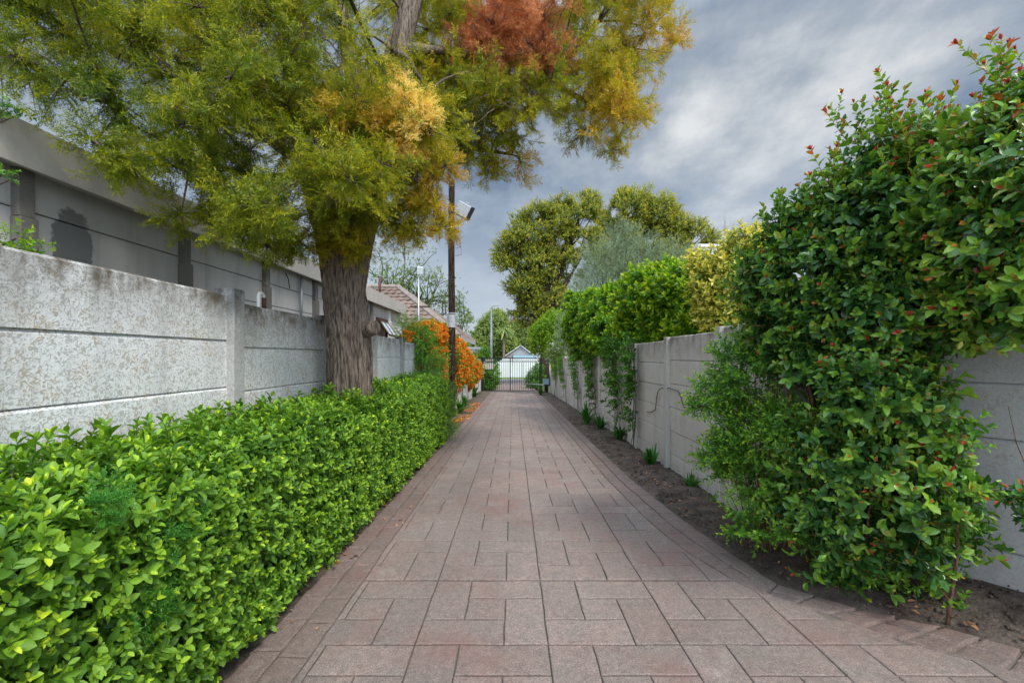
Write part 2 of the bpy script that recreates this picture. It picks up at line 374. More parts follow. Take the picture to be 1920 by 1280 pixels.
def clip(poly, a, b, c):      # keep a*x + b*y <= c
    out = []
    for i in range(len(poly)):
        p, q = poly[i], poly[(i+1) % len(poly)]; dp, dq = a*p[0]+b*p[1]-c, a*q[0]+b*q[1]-c
        if dp <= 0: out.append(p)
        if (dp < 0 < dq) or (dq < 0 < dp):
            t = dp/(dp-dq); out.append((p[0]+t*(q[0]-p[0]), p[1]+t*(q[1]-p[1])))
    return out
def area(p): return abs(sum(p[i][0]*p[(i+1) % len(p)][1]-p[(i+1) % len(p)][0]*p[i][1] for i in range(len(p))))/2
def slab(m, poly, h, gap, bev, wob, tint, soft=0.0):
    """one stamped unit: the outline pulled in by half a joint, wavered, rounded over at the edge"""
    if area(poly) < .004: return
    c = np.mean(np.array(poly), axis=0); pts = []
    for i in range(len(poly)):
        p, q = np.array(poly[i]), np.array(poly[(i+1) % len(poly)]); L = np.linalg.norm(q-p); k = max(1, int(L/.07))
        if L < .004: continue
        for j in range(k): pts.append(p + (q-p)*j/k)
    ring = []
    for p in pts:
        w = np.array([noise.noise((p[0]*6, p[1]*6, 3)), noise.noise((p[0]*6, p[1]*6, 9))])*wob + np.array([noise.noise((p[0]*29, p[1]*29, 3)), noise.noise((p[0]*29, p[1]*29, 9))])*wob*.6
        ring.append(p + w)
    A_ = np.array(ring); tg = np.roll(A_, -1, 0) - np.roll(A_, 1, 0); nr = unit(np.column_stack([-tg[:, 1], tg[:, 0]]))
    if np.sum(A_[:, 0]*np.roll(A_[:, 1], -1) - np.roll(A_[:, 0], -1)*A_[:, 1]) < 0: nr = -nr
    def inset(d): return A_ + nr*d
    n = len(ring); vs = []
    tilt = (U(-.004, .004), U(-.004, .004))
    for d, z in ((gap*.5, -.012), (gap*.5+bev*.12, h-bev*.55), (gap*.5+bev*.5, h-bev*.15), (gap*.5+bev, h)):
        for p in inset(d): vs.append((p[0], p[1], gz(p[1]) + z + (p[0]-c[0])*tilt[0] + (p[1]-c[1])*tilt[1] + (soft*noise.noise((p[0]*7, p[1]*7, 4)) if z > 0 else 0)))
    vs.append((c[0], c[1], gz(c[1]) + h + soft*noise.noise((c[0]*7, c[1]*7, 4))))
    fs = [(r*n+i, r*n+(i+1) % n, (r+1)*n+(i+1) % n, (r+1)*n+i) for r in range(3) for i in range(n)]
    fs += [(3*n+i, 3*n+(i+1) % n, 4*n) for i in range(n)]
    m.add(vs, fs, tint)

base = MB()
ys = [.2] + list(np.arange(2.7, 25.5, 1.5)) + [25.5, 44.0]
for y0, y1 in zip(ys[:-1], ys[1:]):
    base.add([(OUT_L-.01, y0, gz(y0)-.004), (outer_r(y0)-.004 if y0 >= 2.7 else 1.59, y0, gz(y0)-.004), (outer_r(y1)-.004, y1, gz(y1)-.004), (OUT_L-.01, y1, gz(y1)-.004)], [(0,1,2,3)])
fl = [(1.585, 2.70)] + FL_O[1:]
base.add([(1.585, .2, gz(.2)-.004), (3.6, .2, gz(.2)-.004)] + [(x, y, gz(y)-.004) for x, y in fl[::-1]], [tuple(range(2+len(fl)))])
drive = tag(base.build('driveway', M['grout']), kind='structure')
sl = MB(); MX, MZ, X0, Y0 = .623, .636, .164, 2.737
PIN = [((0,1),(1,3)), ((1,2),(3,3)), ((1,1),(2,2)), ((0,0),(2,1)), ((2,0),(3,2))]
for r in range(-4, 65):
    for k in range(-3, 7):
        bx, by = X0 + MX*k, Y0 + MZ*r
        if by > 41: continue
        for (a, b) in PIN:
            x0, x1 = bx + MX*a[0]/3, bx + MX*b[0]/3; y0, y1 = by + MZ*a[1]/3, by + MZ*b[1]/3
            if r in (0, 13) and a[1] == 0: y0 += .005
            if r in (-1, 12) and b[1] == 3: y1 -= .005
            y0 += .0025; y1 -= .0025
            q = [(x0,y0),(x1,y0),(x1,y1),(x0,y1)]
            q = clip(q, -1, 0, -IN_L)
            if len(q) > 2:
                i0, i1 = inner_all(y0), inner_all(y1)      # line through (i0,y0),(i1,y1)
                dx, dy = i1-i0, y1-y0; q = clip(q, dy, -dx, dy*i0 - dx*y0)
            if len(q) < 3: continue
            slab(sl, q, .009, .0045, .007, .005, U(0, 1))
sl.build('stamped_paving', M['paver'], drive, smooth=False)
cb = MB()
def cobble_row(xa, xb, y0, y1, ln, off):
    y = y0 + off
    while y < y1:
        L = ln*U(.85, 1.15)
        slab(cb, [(xa(y), y), (xb(y), y), (xb(y+L), y+L), (xa(y+L), y+L)], .010, .009, .012, .008, U(0, .9), .004); y += L
mid_r = lambda y: (inner_r(y)+outer_r(y))/2
cobble_row(inner_r, mid_r, 2.74, 41, .21, 0); cobble_row(mid_r, outer_r, 2.70, 41, .21, .02)
cobble_row(lambda y: OUT_L, lambda y: (OUT_L+IN_L)/2, .3, 41, .24, .1); cobble_row(lambda y: (OUT_L+IN_L)/2, lambda y: IN_L, .3, 41, .24, 0)
for (o0, o1, i0, i1) in zip(FL_O[:-1], FL_O[1:], FL_I[:-1], FL_I[1:]):           # long smooth border stones round the flare
    for u0, u1 in ((0, .5), (.5, 1)):
        A = lambda p, q, u: (p[0]+(q[0]-p[0])*u, p[1]+(q[1]-p[1])*u)
        a, b, c, d = A(i0,i1,u0), A(i0,i1,u1), A(o0,o1,u1), A(o0,o1,u0)
        md = lambda p, q: ((p[0]+q[0])/2, (p[1]+q[1])/2)
        slab(cb, [a, b, md(b,c), md(a,d)], .010, .004, .02, .010, U(.2, .6), .006)
        slab(cb, [md(a,d), md(b,c), c, d], .008, .003, .02, .010, U(.2, .6), .006)
slab(cb, [(1.34,2.76),(1.43,2.55),(1.59,2.69),(1.57,2.76)], .014, .008, .02, .006, .4, .004)
cb.build('border_cobbles', M['cobble'], drive)

# soil clods, dry leaves, fallen petals
def litter(name, pos, size, mat, tints, flat=True):
    t = [shoot_tmp(900+i, 2, .001, 1.0, .55, (0, 25), 0, hi=True, lo_t=.0, hi_t=.0, stem_t=.2, curl=.4) for i in range(5)]
    single = []
    for v, f, tt in t:
        T = Tmp(); T.put(leafv(1, .5, .3, U(-.3, .4), True), (0,0,0), 0, R(U(-5, 15)), .0); single.append(T.out())
    n = len(pos); d = unit(np.column_stack([rng.normal(0, .25, n), rng.normal(0, .25, n), np.ones(n)]))
    return scatter(name, mat, None, single, pos, d, size, tints)
def clods():
    m = MB(); ico = [(0,0,1),(.89,0,.45),(.28,.85,.45),(-.72,.53,.45),(-.72,-.53,.45),(.28,-.85,.45),(.72,.53,-.45),(-.28,.85,-.45),(-.89,0,-.45),(-.28,-.85,-.45),(.72,-.53,-.45),(0,0,-1)]
    fs = [(0,1,2),(0,2,3),(0,3,4),(0,4,5),(0,5,1),(1,6,2),(2,7,3),(3,8,4),(4,9,5),(5,10,1),(6,7,2),(7,8,3),(8,9,4),(9,10,5),(10,6,1),(11,7,6),(11,8,7),(11,9,8),(11,10,9),(11,6,10)]
    for i in range(3200):
        y = 1.6 + 10*random.random()**1.6; e = bed_right_edge(y); x = U(e+.02, max(wall_x(y), e+.3)); s = .004 + .014*random.random()**3
        m.add([(x+s*(a+U(-.3,.3)), y+s*(b+U(-.3,.3)), gz(y)+.015+.02*math.sin((x-e)/max(.2, wall_x(y)-e)*3.14)+(.13*((x-e)/max(.2, wall_x(y)-e))**2*min(1, max(0, (3.6-y)/.8)))+.7*s*(c+U(-.3,.3))) for a, b, c in ico], fs)
    tag(m.build('soil_clods', M['soil']), 'small crumbs of dark soil lying on the beds', 'soil crumbs', kind='stuff')
clods()
pp = []
for i in range(330):
    y = 1.9 + 10*random.random()**1.7; e = bed_right_edge(y); x = U(e+.02, e+.45); pp.append((x, y, gz(y)+.035))
for i in range(90):
    y = U(2.2, 7.6); pp.append((U(-1.27, -1.16), y, gz(y)+.02))
for i in range(40):
    y = U(2.2, 9); pp.append((U(-1.15, -.9), y, gz(y)+.016))
pp = np.array(pp); tag(litter('fallen_leaves', pp, rng.uniform(.015, .042, len(pp)), M['litter'], rng.uniform(.1, 1, len(pp))), 'brown dry leaves fallen along the edges of the drive', 'fallen leaves', kind='stuff')
pp = []
for (a, b, w, n) in ((10.0, 11.6, .15, 50), (10.5, 12.2, .2, 60), (13.2, 16.5, .22, 200), (10.8, 12.6, .3, 60)):
    for i in range(n):
        y = U(a, b); pp.append((max(-1.78, min(-1.14, random.gauss(-1.36, w*.6))), y, gz(y)+.035))
pp = np.array(pp); tag(litter('fallen_petals', pp, rng.uniform(.03, .07, len(pp)), M['orange'], rng.uniform(0, .8, len(pp))), 'orange petals strewn on the soil below the flowering creeper', 'fallen petals', kind='stuff')

# street beyond the gate
m = MB(); m.add([(-60,44,gz(44)-.01),(60,44,gz(44)-.01),(60,52,gz(52)-.01),(-60,52,gz(52)-.01)], [(0,1,2,3)]); tag(m.build('street', M['asphalt']), kind='structure')
m = MB(); m.box(-60, 60, 52, 52.2, gz(52)-.1, gz(52)+.13); m.box(-60, -1.6, 43.8, 44, gz(44)-.1, gz(44)+.1); m.box(1.8, 60, 43.8, 44, gz(44)-.1, gz(44)+.1); tag(m.build('kerb', M['kerb']), kind='structure')
m = MB(); m.add([(-60,52.2,gz(52)+.12),(60,52.2,gz(52)+.12),(60,57.9,gz(57)+.16),(-60,57.9,gz(57)+.16)], [(0,1,2,3)]); tag(m.build('verge', M['grass']), kind='structure')

# ================================================================= WALLS
def precast(name, label, xin, side, posts, top_of, npan, mp, mpost, pw=.12, cat='wall', ph=.04, xf=None):
    """side=-1: wall lies at x < xin (left), +1 right; one post per entry of posts, one stack of slabs in each bay"""
    root = empty(name, (xin, posts[0], gz(posts[0])), label, cat)
    for i, y in enumerate(posts):
        tp = max(top_of(i-1), top_of(i)) + ph
        m = MB(); zb = gz(y)-.25; n = 8; prof = []
        m.box(*sorted((xin - side*.045, xin + side*.085)), y-pw/2, y+pw/2, zb, tp)
        m.t = [((v[2] > zb+.1)*1.0) for v in m.v]
        # rows, so that the grime fades downwards
        m2 = MB(); zz = [zb, tp-.9, tp-.45, tp-.18, tp-.06, tp]; tt = [0, .0, .25, .6, .9, 1]
        xa, xb = sorted((xin - side*.045, xin + side*.085)); vs = []
        for z in zz:
            for (x, yy) in ((xa,y-pw/2),(xb,y-pw/2),(xb,y+pw/2),(xa,y+pw/2)):
                vs.append((x + .003*noise.noise((y*7, z*5, 1)), yy + .003*noise.noise((y*7, z*5, 7)), z + (.006*noise.noise((x*40, yy*40, 2)) if z == tp else 0)))
        fs = [(r*4+k, r*4+(k+1) % 4, (r+1)*4+(k+1) % 4, (r+1)*4+k) for r in range(5) for k in range(4)] + [(20,21,22,23)]
        m2.add(vs, fs); m2.t = [t for t in tt for _ in range(4)]
        if xf: m2.v = [xf(v) for v in m2.v]
        m2.build('post', mpost, root, bevel=.007)
    for i in range(len(posts)-1):
        y0, y1 = posts[i]+pw/2-.02, posts[i+1]-pw/2+.02; tp = top_of(i); m = MB()
        m.box(*sorted((xin + side*.02, xin + side*.03)), y0+.002, y1-.002, tp-.3*npan, tp-.02)
        for k in range(npan):
            z1 = tp - .3*k; z0 = z1 - .3 + .007; lean = U(-.004, .004)
            xa, xb = sorted((xin + side*.0 + lean, xin + side*.05 + lean)); ny = 14
            # slab with a slightly chipped top edge
            vs = []
            for j in range(ny+1):
                y = y0 + (y1-y0)*j/ny
                for (x, z, t) in ((xa, z0, 0), (xa, z0+.02, 0), (xa, (z0+z1)/2, 0), (xa, z1-.07, 0), (xa+.002, z1-.012, 0), (xa+.012, z1, 0), (xb, z1, 0), (xb, z0, 0)):
                    if side < 0: x = xb - (x - xa)
                    jit = (.005 if k == 0 else .002)*noise.noise((y*9, z*9, i*3.3)) if z > z1-.03 else .0015*noise.noise((y*9, z*4, i*1.7))
                    vs.append((x, y, z + jit))
            b = [max(0., 1 - (tp - v[2])/.42) for v in vs]
            fs = [(j*8+q, j*8+(q+1) % 8, (j+1)*8+(q+1) % 8, (j+1)*8+q) for j in range(ny) for q in range(8)]
            fs += [tuple(range(8)), tuple(range(ny*8, ny*8+8))[::-1]]
            if side < 0: fs = [f[::-1] for f in fs]
            n0 = len(m.v); m.add(vs, fs); m.t[n0:] = b
        if xf: m.v = [xf(v) for v in m.v]
        m.build('panel', mp, root)
    return root
lp = [1.49 - 1.45, 1.49] + [2.94 + 1.47*i for i in range(16)]
lp = [y for y in lp if y < 25.2]
precast('precast_wall', 'whitewashed precast concrete wall with pitted slabs and stepped posts along the hedge', -1.84, -1, lp,
        lambda i: .40 + CH - .0395*(max(0, min(i, len(lp)-2)) - 1), 6, M['wall_near'], M['post_near'])
M['wall_bend'] = concrete('grey concrete darkened for shade', (.42,.40,.375), (.28,.26,.245), (.3,.24,.18), .35, (.16,.14,.12), .8, .35)  # base colour darkened to carry the shade on the angled wall
rp = [3.46] + [4.36 + 1.5*i for i in range(14)]
precast('precast_wall', 'smooth grey precast concrete wall with pale posts along the soil bed with climbers', 2.03, 1, rp,
        lambda i: .25 + CH - .040*(max(0, min(i, len(rp)-2)) - 1), 7, M['wall_right'], M['post_right'], .10, ph=.0)

bd_ = unit(np.array([-.586, 1.])); bp = np.array([2.03, 3.46]) - bd_*5.94
def bent(v):
    q = bp + bd_*v[1] + np.array([bd_[1], -bd_[0]])*(v[0]-2.03); return (q[0], q[1], v[2])
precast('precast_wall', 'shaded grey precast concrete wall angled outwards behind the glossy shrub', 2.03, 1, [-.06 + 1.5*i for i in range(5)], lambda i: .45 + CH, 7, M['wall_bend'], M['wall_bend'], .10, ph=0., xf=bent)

# ================================================================= LEFT: outbuilding, tiled house
sh = empty('outbuilding', (-3.3, 6, gz(6)), 'grey flat roofed outbuilding with deep pale fascia behind the whitewashed wall', 'outbuilding')
m = MB()
SX = -3.36; ztop = 1.26 + CH; jz = [.40, .70, 1.00]
zs = [gz(8)-.4] + [CH + j for j in (-.5, -.2, .1, .4, .7, 1.0)] + [ztop + .1]
for z0, z1 in zip(zs[:-1], zs[1:]): m.box(SX-.08 - U(0, .004), SX, .5, 13.2, z0 + .008, z1)
m.box(SX-4.5, SX-.09, 13.05, 13.2, gz(13)-.3, ztop+.05)
m.box(SX-4.5, SX-.09, .5, .65, gz(1)-.3, ztop+.05)
m.build('wall', M['shed_wall'], sh, bevel=.006)
for i, y in enumerate([1.55, 3.05, 4.55, 6.05, 7.55, 9.05, 10.55, 12.05, 13.15]):
    m = MB(); m.box(SX-.02, SX+.075, y-.06, y+.055, gz(8)-.3, CH+1.0-.06); m.box(SX-.02, SX+.055, y-.055, y+.05, CH+1.0-.055, ztop+.05); m.build('post', M['shed_post'] if i < 7 else M['white_paint'], sh, bevel=.005)
m = MB()
ye = [.2, 2.6, 5.0, 7.4, 9.8, 13.35]
for a, b in zip(ye[:-1], ye[1:]): m.box(-3.22, -3.19, a, b-.006, CH+1.238, CH+1.538)
m.build('fascia', M['fascia'], sh, bevel=.004)
m = MB(); m.box(-8, -3.225, .2, 13.34, CH+1.40, CH+1.52); m.box(-3.34, -3.222, .2, 13.34, CH+1.27, CH+1.31); m.build('roof', M['fascia'], sh)
w = MB(); yw = 10.95                                     # awning window propped open, past the tree
w.box(SX-.01, SX+.05, yw, yw+.9, CH+.35, CH+.41); w.box(SX-.01, SX+.05, yw, yw+.9, CH+.9, CH+.96); w.box(SX-.01, SX+.05, yw, yw+.06, CH+.412, CH+.898); w.box(SX-.01, SX+.05, yw+.84, yw+.9, CH+.412, CH+.898)
wf = w.build('window', M['timber'], sh)
a = np.array([SX+.06, yw+.45, CH+.9]); dn = unit(np.array([.42, 0, -.62])); nn = np.array([dn[2], 0, -dn[0]])
s2 = MB()
for (c, hy, hl) in ((a+dn*.02, .38, .02), (a+dn*.45, .38, .02)): s2.obox(c, (0, hy, 0), dn*hl, nn*.016)
for dy in (-.36, 0, .36): s2.obox(a+dn*.235+np.array([0, dy, 0]), (0, .022, 0), dn*.19, nn*.014)
s2.build('sash', M['timber'], wf)
g = MB(); g.obox(a+dn*.235, (0, .35, 0), dn*.2, nn*.004); g.build('pane', M['glass'], wf)
m = MB(); y = 7.0; m.tube([(SX+.05, y, CH+.5), (SX+.05, y, ztop-.03)], .02, 8); m.build('downpipe', M['galv'], sh, smooth=True)
c = MB(); c.tube([(SX+.03, 6.55, ztop-.04), (SX+.05, 6.6, ztop-.12), (SX+.03, 6.68, ztop-.25)], .007, 6); c.build('loose_cable', M['black'], sh)

hb = MB(); pb = P(517, 590, 5.2)
hk = empty('bent_pipe', tuple(pb), 'white bent overflow pipe showing above the whitewashed wall', 'pipe')
pts = [np.array([-1.96, 3.45, 1.5])] + [np.array([-1.96, 3.45 + .036*(1-math.cos(t)), 1.755 + .036*math.sin(t)]) for t in np.linspace(0, 3.0, 9)]
hb.tube(pts, .014, 10); hb.build('pipe_body', M['white_metal'], hk, smooth=True)
cc = MB(); cc.tube([pts[-1], pts[-1]+np.array([0, .004, -.1])], .016, 10); cc.build('pipe_end', M['rust'], hk, smooth=True)

# tiled house behind the shed: hip roof
ho = empty('tiled_house', (-8, 20, gz(20)), 'house with brown clay tiled hip roof behind the grey outbuilding', 'house')
Rz = CH + 3.02; Ez = CH + .70
A = np.array([-10.5, 20.0, Rz]); B = np.array([-5.15, 20.0, Rz])        # ridge
e0 = np.array([-13.0, 16.6, Ez]); e1 = np.array([-2.05, 16.6, Ez]); e2 = np.array([-2.05, 23.4, Ez]); e3 = np.array([-13.0, 23.4, Ez])
def tiled(m, a, b, c, d, n):           # eave a-b, ridge c-d (c above b), stepped courses
    nrm = unit(np.cross(b-a, d-a)); nrm = nrm if nrm[2] > 0 else -nrm
    for i in range(n):
        u0, u1 = i/n, (i+1)/n + .02
        l0, r0 = a+(d-a)*u0, b+(c-b)*u0; l1, r1 = a+(d-a)*min(1,u1), b+(c-b)*min(1,u1)
        k = max(2, int(np.linalg.norm(r0-l0)/.3)); 
        for j in range(k):
            s0, s1 = j/k, (j+1)/k; p = [l0+(r0-l0)*s0, l0+(r0-l0)*s1, l1+(r1-l1)*s1, l1+(r1-l1)*s0]
            h0, h1 = nrm*(.07+U(0,.012)), nrm*.02; mid0 = (p[0]+p[1])/2+h0+nrm*.05; mid1 = (p[2]+p[3])/2+h1+nrm*.05
            m.add([p[0]+h0, mid0, p[1]+h0, p[2]+h1, mid1, p[3]+h1, p[0], p[1]], [(0,1,4,5),(1,2,3,4),(6,7,2,1,0)])
m = MB(); tiled(m, e0, e1, B, A, 13); tiled(m, e1, e2, B, B, 13); tiled(m, e2, e3, A, B, 13)
rf = m.build('roof', M['tile'], ho)
m = MB()
for p, q in ((A, B), (B, e1), (B, e2)):
    for i in range(14):
        u0, u1 = i/14, (i+1)/14+.008; m.tube([p+(q-p)*u0+[0,0,.08], p+(q-p)*u1+[0,0,.06]], [.14, .12], 7)
m.build('ridge_tiles', M['ridge'], rf)
m = MB(); m.box(-12.8, -2.5, 17.0, 23.0, gz(20)-.3, Ez-.02); m.build('wall', M['white_paint'], ho)
m = MB(); m.box(-13, -2.0, 16.5, 16.58, Ez-.1, Ez+.06); m.box(-2.04, -1.96, 16.5, 23.4, Ez-.1, Ez+.06); m.build('gutter', M['grey_paint'], ho)
m = MB(); p = P(712, 560, 19.0); m.tube([p, p+[0,0,.95]], .055, 8); m.build('flue_pipe', M['rust'], ho, smooth=True)

ms = empty('antenna_mast', tuple(P(785, 640, 15)), 'white antenna mast with flat panel standing in front of the tiled roof', 'mast')
m = MB(); q = P(785, 650, 15); m.tube([[q[0], 15, gz(15)], P(785, 497, 15)], .028, 8); m.tube([P(779, 610, 15), P(777, 560, 15), P(782, 520, 15)], .006, 6); m.build('pole', M['galv'], ms, smooth=True)
m = MB(); c = P(787, 508, 15); m.obox(c + [.03, -.06, 0], (.1, .04, 0), (0, .02, 0), (0, 0, .13)); m.build('panel_aerial', M['galv'], ms, bevel=.01)
m = MB(); c = P(788, 574, 15); m.tube([c+[-.32, 0, .0], c+[.33, 0, -.02]], .025, 6); 
for dx in (-.3, -.15, .15, .3): m.tube([c+[dx, -.12, 0], c+[dx, .12, 0]], .014, 5)
m.build('crossbar', M['timber'], ms)

# ================================================================= POLE, FLOODLIGHT, CABLE
py = 11.9; pxw = (847-CX)*py/F
ul = empty('utility_pole', (pxw, py, gz(py)), 'dark weathered wooden pole standing at the edge of the drive by the orange creeper', 'pole')
m = MB(); zt = P(847, 340, py)[2]; zz = np.linspace(gz(py)-.1, zt, 40)
m.tube([(pxw + .010*math.sin(z*1.1), py, z) for z in zz], [.098 - .018*(i/39) + .003*noise.noise((z*4, 1, 2)) for i, z in enumerate(zz)], 18); m.build('post', M['creosote'], ul, smooth=True)
m = MB(); za, zb = P(0, 614, py)[2], P(0, 590, py)[2]; m.tube([(pxw, py, za), (pxw, py, zb)], .103, 18); m.tube([(pxw, py, zb+.02), (pxw, py, zb+.05)], .1, 18); m.build('metal_band', M['paper'], ul, smooth=False)
m = MB()
for k in range(5):
    z0 = P(0, 400+k*14, py)[2]; m.tube([(pxw+.09, py-.02, z0), (pxw+.13+.03*k, py-.02, z0-.12), (pxw+.18+.02*k, py, z0-.3), (pxw+.10, py-.02, z0-.34)], .006, 5)
m.build('loose_wire', M['black'], ul)
fc = P(870, 394, py)
fl_ = empty('floodlight', tuple(fc), 'grey box floodlight with handle fixed to the wooden pole', 'floodlight')
m = MB(); ax = unit(np.array([.84, -.1, -.52])); az = unit(np.array([.5, -.28, .82])); ay = unit(np.cross(az, ax)); az = np.cross(ax, ay)
m.obox(fc, ax*.19, ay*.12, az*.165); m.build('housing', M['grey_paint'], fl_, bevel=.012)
m = MB(); m.obox(fc + az*-.178 , ax*.2, ay*.13, az*.012); m.obox(fc + ax*.2, ax*.01, ay*.132, az*.18); m.build('lens_frame', M['dark_metal'], fl_, bevel=.004)
m = MB(); t = fc + az*.165; m.tube([t+ax*-.05, t+ax*-.05+az*.05, t+ax*.05+az*.05, t+ax*.05], .009, 6); m.build('handle', M['grey_paint'], fl_)
m = MB(); m.tube([(pxw+.05, py-.03, fc[2]-.08), fc+az*-.1+ax*-.05], .025, 8); m.build('bracket', M['dark_metal'], fl_)
m = MB(); a_, b_ = np.array([pxw, py, zt-.12]), P(655, -12, 2.9); b_ = b_ + (b_-P(733,155,4.6))*.6; pts = []
for u in np.linspace(0, 1, 40): pts.append(a_ + (b_-a_)*u + np.array([0, 0, -.55*4*u*(1-u)*.5]))
m.tube(pts, .013, 8); tag(m.build('overhead_cable', M['black'], smooth=True), 'thick black cable hanging from the wooden pole up through the big tree', 'cable')

# ================================================================= BIG TREE
def in_poly(x, y, poly):
    c = False; n = len(poly)
    for i in range(n):
        (xa, ya), (xb, yb) = poly[i], poly[(i+1) % n]
        if (ya > y) != (yb > y) and x < (xb-xa)*(y-ya)/(yb-ya)+xa: c = not c
    return c
tb = np.array([-1.50, 4.1, gz(4.1)])
tree = empty('yellowwood_tree', tuple(tb), 'big feathery conifer with thick fissured trunk growing between hedge and whitewashed wall', 'tree')
def barktube(m, pts, rads, n=44, amp=.018, sub=8):
    P3 = [np.array(p, float) for p in pts]; out, rr = [], []
    for i in range(len(P3)-1):
        p0, p1, p2, p3 = P3[max(i-1,0)], P3[i], P3[i+1], P3[min(i+2, len(P3)-1)]
        for j in range(sub):
            t = j/sub; out.append(.5*((2*p1)+(-p0+p2)*t+(2*p0-5*p1+4*p2-p3)*t*t+(-p0+3*p1-3*p2+p3)*t**3)); rr.append(rads[i]+(rads[i+1]-rads[i])*t)
    out.append(P3[-1]); rr.append(rads[-1]); b = len(m.v); m.tube(out, rr, n, cap=True)
    for i in range(len(out)):
        for k in range(n):
            v = np.array(m.v[b+i*n+k]); d = v-out[i]; w = 2*math.pi*k/n
            h = noise.noise((math.cos(w)*rr[i]*34, math.sin(w)*rr[i]*34, out[i][2]*2.6)); h2 = noise.noise((math.cos(w)*3, math.sin(w)*3, out[i][2]*1.5))
            m.v[b+i*n+k] = tuple(out[i] + d*(1 + (amp*(1.2-2.4*abs(h)) + .025*h2*min(1, rr[i]*6))/max(rr[i], .02)*min(1, rr[i]/.12)))
    return out
m = MB()
T0 = [tb+[0,0,-.1], tb+[-.01,0,.15], P(655,690,4.1), P(652,600,4.1), P(643,520,4.1), P(638,470,4.1), P(628,420,4.1)]
barktube(m, T0, [.225, .188, .175, .171, .17, .17, .17], 140, .019, 18)
barktube(m, [P(662,640,4.06), P(664,560,4.04), P(668,500,4.04), P(674,450,4.06), P(686,400,4.1)], [.05, .08, .095, .11, .12], 80, .016, 14)
barktube(m, [P(680,618,4.1), P(694,616,4.02), P(703,613,3.98)], [.08, .07, .06], 24, .01, 5)
m.build('trunk', M['bark'], tree, smooth=True)
LIMBS = []
def limb(pts, rads):
    m = MB(); o = barktube(m, pts, rads, 20, .008, 7); m.build('limb', M['bark'], tree, smooth=True); LIMBS.append(np.array(o))
limb([P(630,430,4.1), P(590,300,4.1), P(560,150,4.05), P(545,20,4.0), P(520,-150,3.9), P(500,-350,3.8)], [.19, .16, .13, .11, .08, .05])
limb([P(686,410,4.1), P(702,320,4.25), P(722,220,4.4), P(748,90,4.5), P(775,-10,4.6), P(820,-200,4.8), P(840,-420,4.9)], [.13, .125, .12, .105, .10, .08, .05])
limb([P(700,310,4.2), P(668,160,4.4), P(650,60,4.7), P(620,-120,5.0)], [.10, .09, .075, .05])
limb([P(715,250,4.35), P(780,225,4.7), P(860,190,5.2), P(960,150,5.5), P(1010,141,5.6), P(1055,118,5.8), P(1120,40,6.0)], [.075, .07, .062, .06, .062, .05, .03])
limb([P(742,110,4.5), P(775,92,4.5), P(820,95,4.8), P(880,100,5.2), P(960,60,5.6), P(1080,-40,6.0)], [.055, .05, .04, .035, .03, .02])
limb([P(735,95,4.1), P(745,50,4.05), P(752,0,4.0), P(760,-80,3.9)], [.03, .028, .022, .02])
limb([P(735,95,4.1), P(762,110,4.2), P(782,140,4.3), P(805,170,4.4)], [.035, .03, .02, .008])
limb([P(600,330,4.2), P(500,260,4.3), P(420,200,4.2), P(330,150,4.0), P(240,110,3.7), P(120,60,3.4)], [.05, .04, .03, .02, .014, .008])
limb([P(570,200,4.05), P(450,120,3.8), P(300,20,3.6), P(180,-60,3.4)], [.045, .03, .02, .012])
limb([P(610,350,4.15), P(560,330,4.0), P(470,330,3.8), P(360,290,3.5), P(240,230,3.2)], [.04, .03, .022, .014, .008])
limb([P(690,380,4.1), P(720,350,3.8), P(760,330,3.6), P(800,350,3.6)], [.05, .035, .02, .01])
limb([P(725,200,4.4), P(820,270,5.0), P(900,280,5.4), P(960,290,5.6)], [.05, .04, .025, .012])
limb([P(1000,141,5.6), P(1080,180,5.8), P(1140,210,5.9), P(1180,240,6.0)], [.04, .03, .02, .01])
ALLL = np.concatenate(LIMBS)
polyL = [(-60,-330),(690,-330),(690,30),(760,150),(810,190),(805,240),(800,330),(790,390),(760,405),(690,400),(620,395),(540,430),(470,420),(400,370),(330,345),(250,270),(170,235),(110,190),(40,130),(-60,110)]
polyR = [(700,-330),(1240,-330),(1262,0),(1230,70),(1190,120),(1190,180),(1150,235),(1120,250),(1070,215),(1020,210),(975,255),(930,288),(850,290),(800,255),(740,235)]
gaps = [(235,135,80,52),(30,160,45,50),(330,190,35,30),(580,105,32,48),(190,250,30,25),(700,60,50,60),(905,215,24,30),(1055,165,34,22),(300,120,45,35),(430,240,25,18),(760,400,36,30),(1010,240,34,40)]
clumps = []
def grow(poly, n, dep, rad):
    x0, x1 = min(p[0] for p in poly), max(p[0] for p in poly); y0, y1 = min(p[1] for p in poly), max(p[1] for p in poly); k = 0; tr = 0
    while k < n and tr < 60000:
        tr += 1; x, y = random.uniform(x0, x1), random.uniform(y0, y1)
        if not in_poly(x, y, poly): continue
        if x < 330 and random.random() < .5: continue
        if y < -60 and random.random() < .8: continue
        if any(((x-a)/c)**2 + ((y-b)/d)**2 < 1 for a, b, c, d in gaps) and random.random() < .93: continue
        d = dep(x, y); clumps.append((x, y, d, rad*U(.75, 1.25)/F*d)); k += 1
grow(polyL, 150, lambda x, y: U(2.5, 3.3) + max(0, min(1, (x-100)/500))*U(.1, 1.5), 62)
grow(polyR, 140, lambda x, y: U(4.6, 6.4), 52)
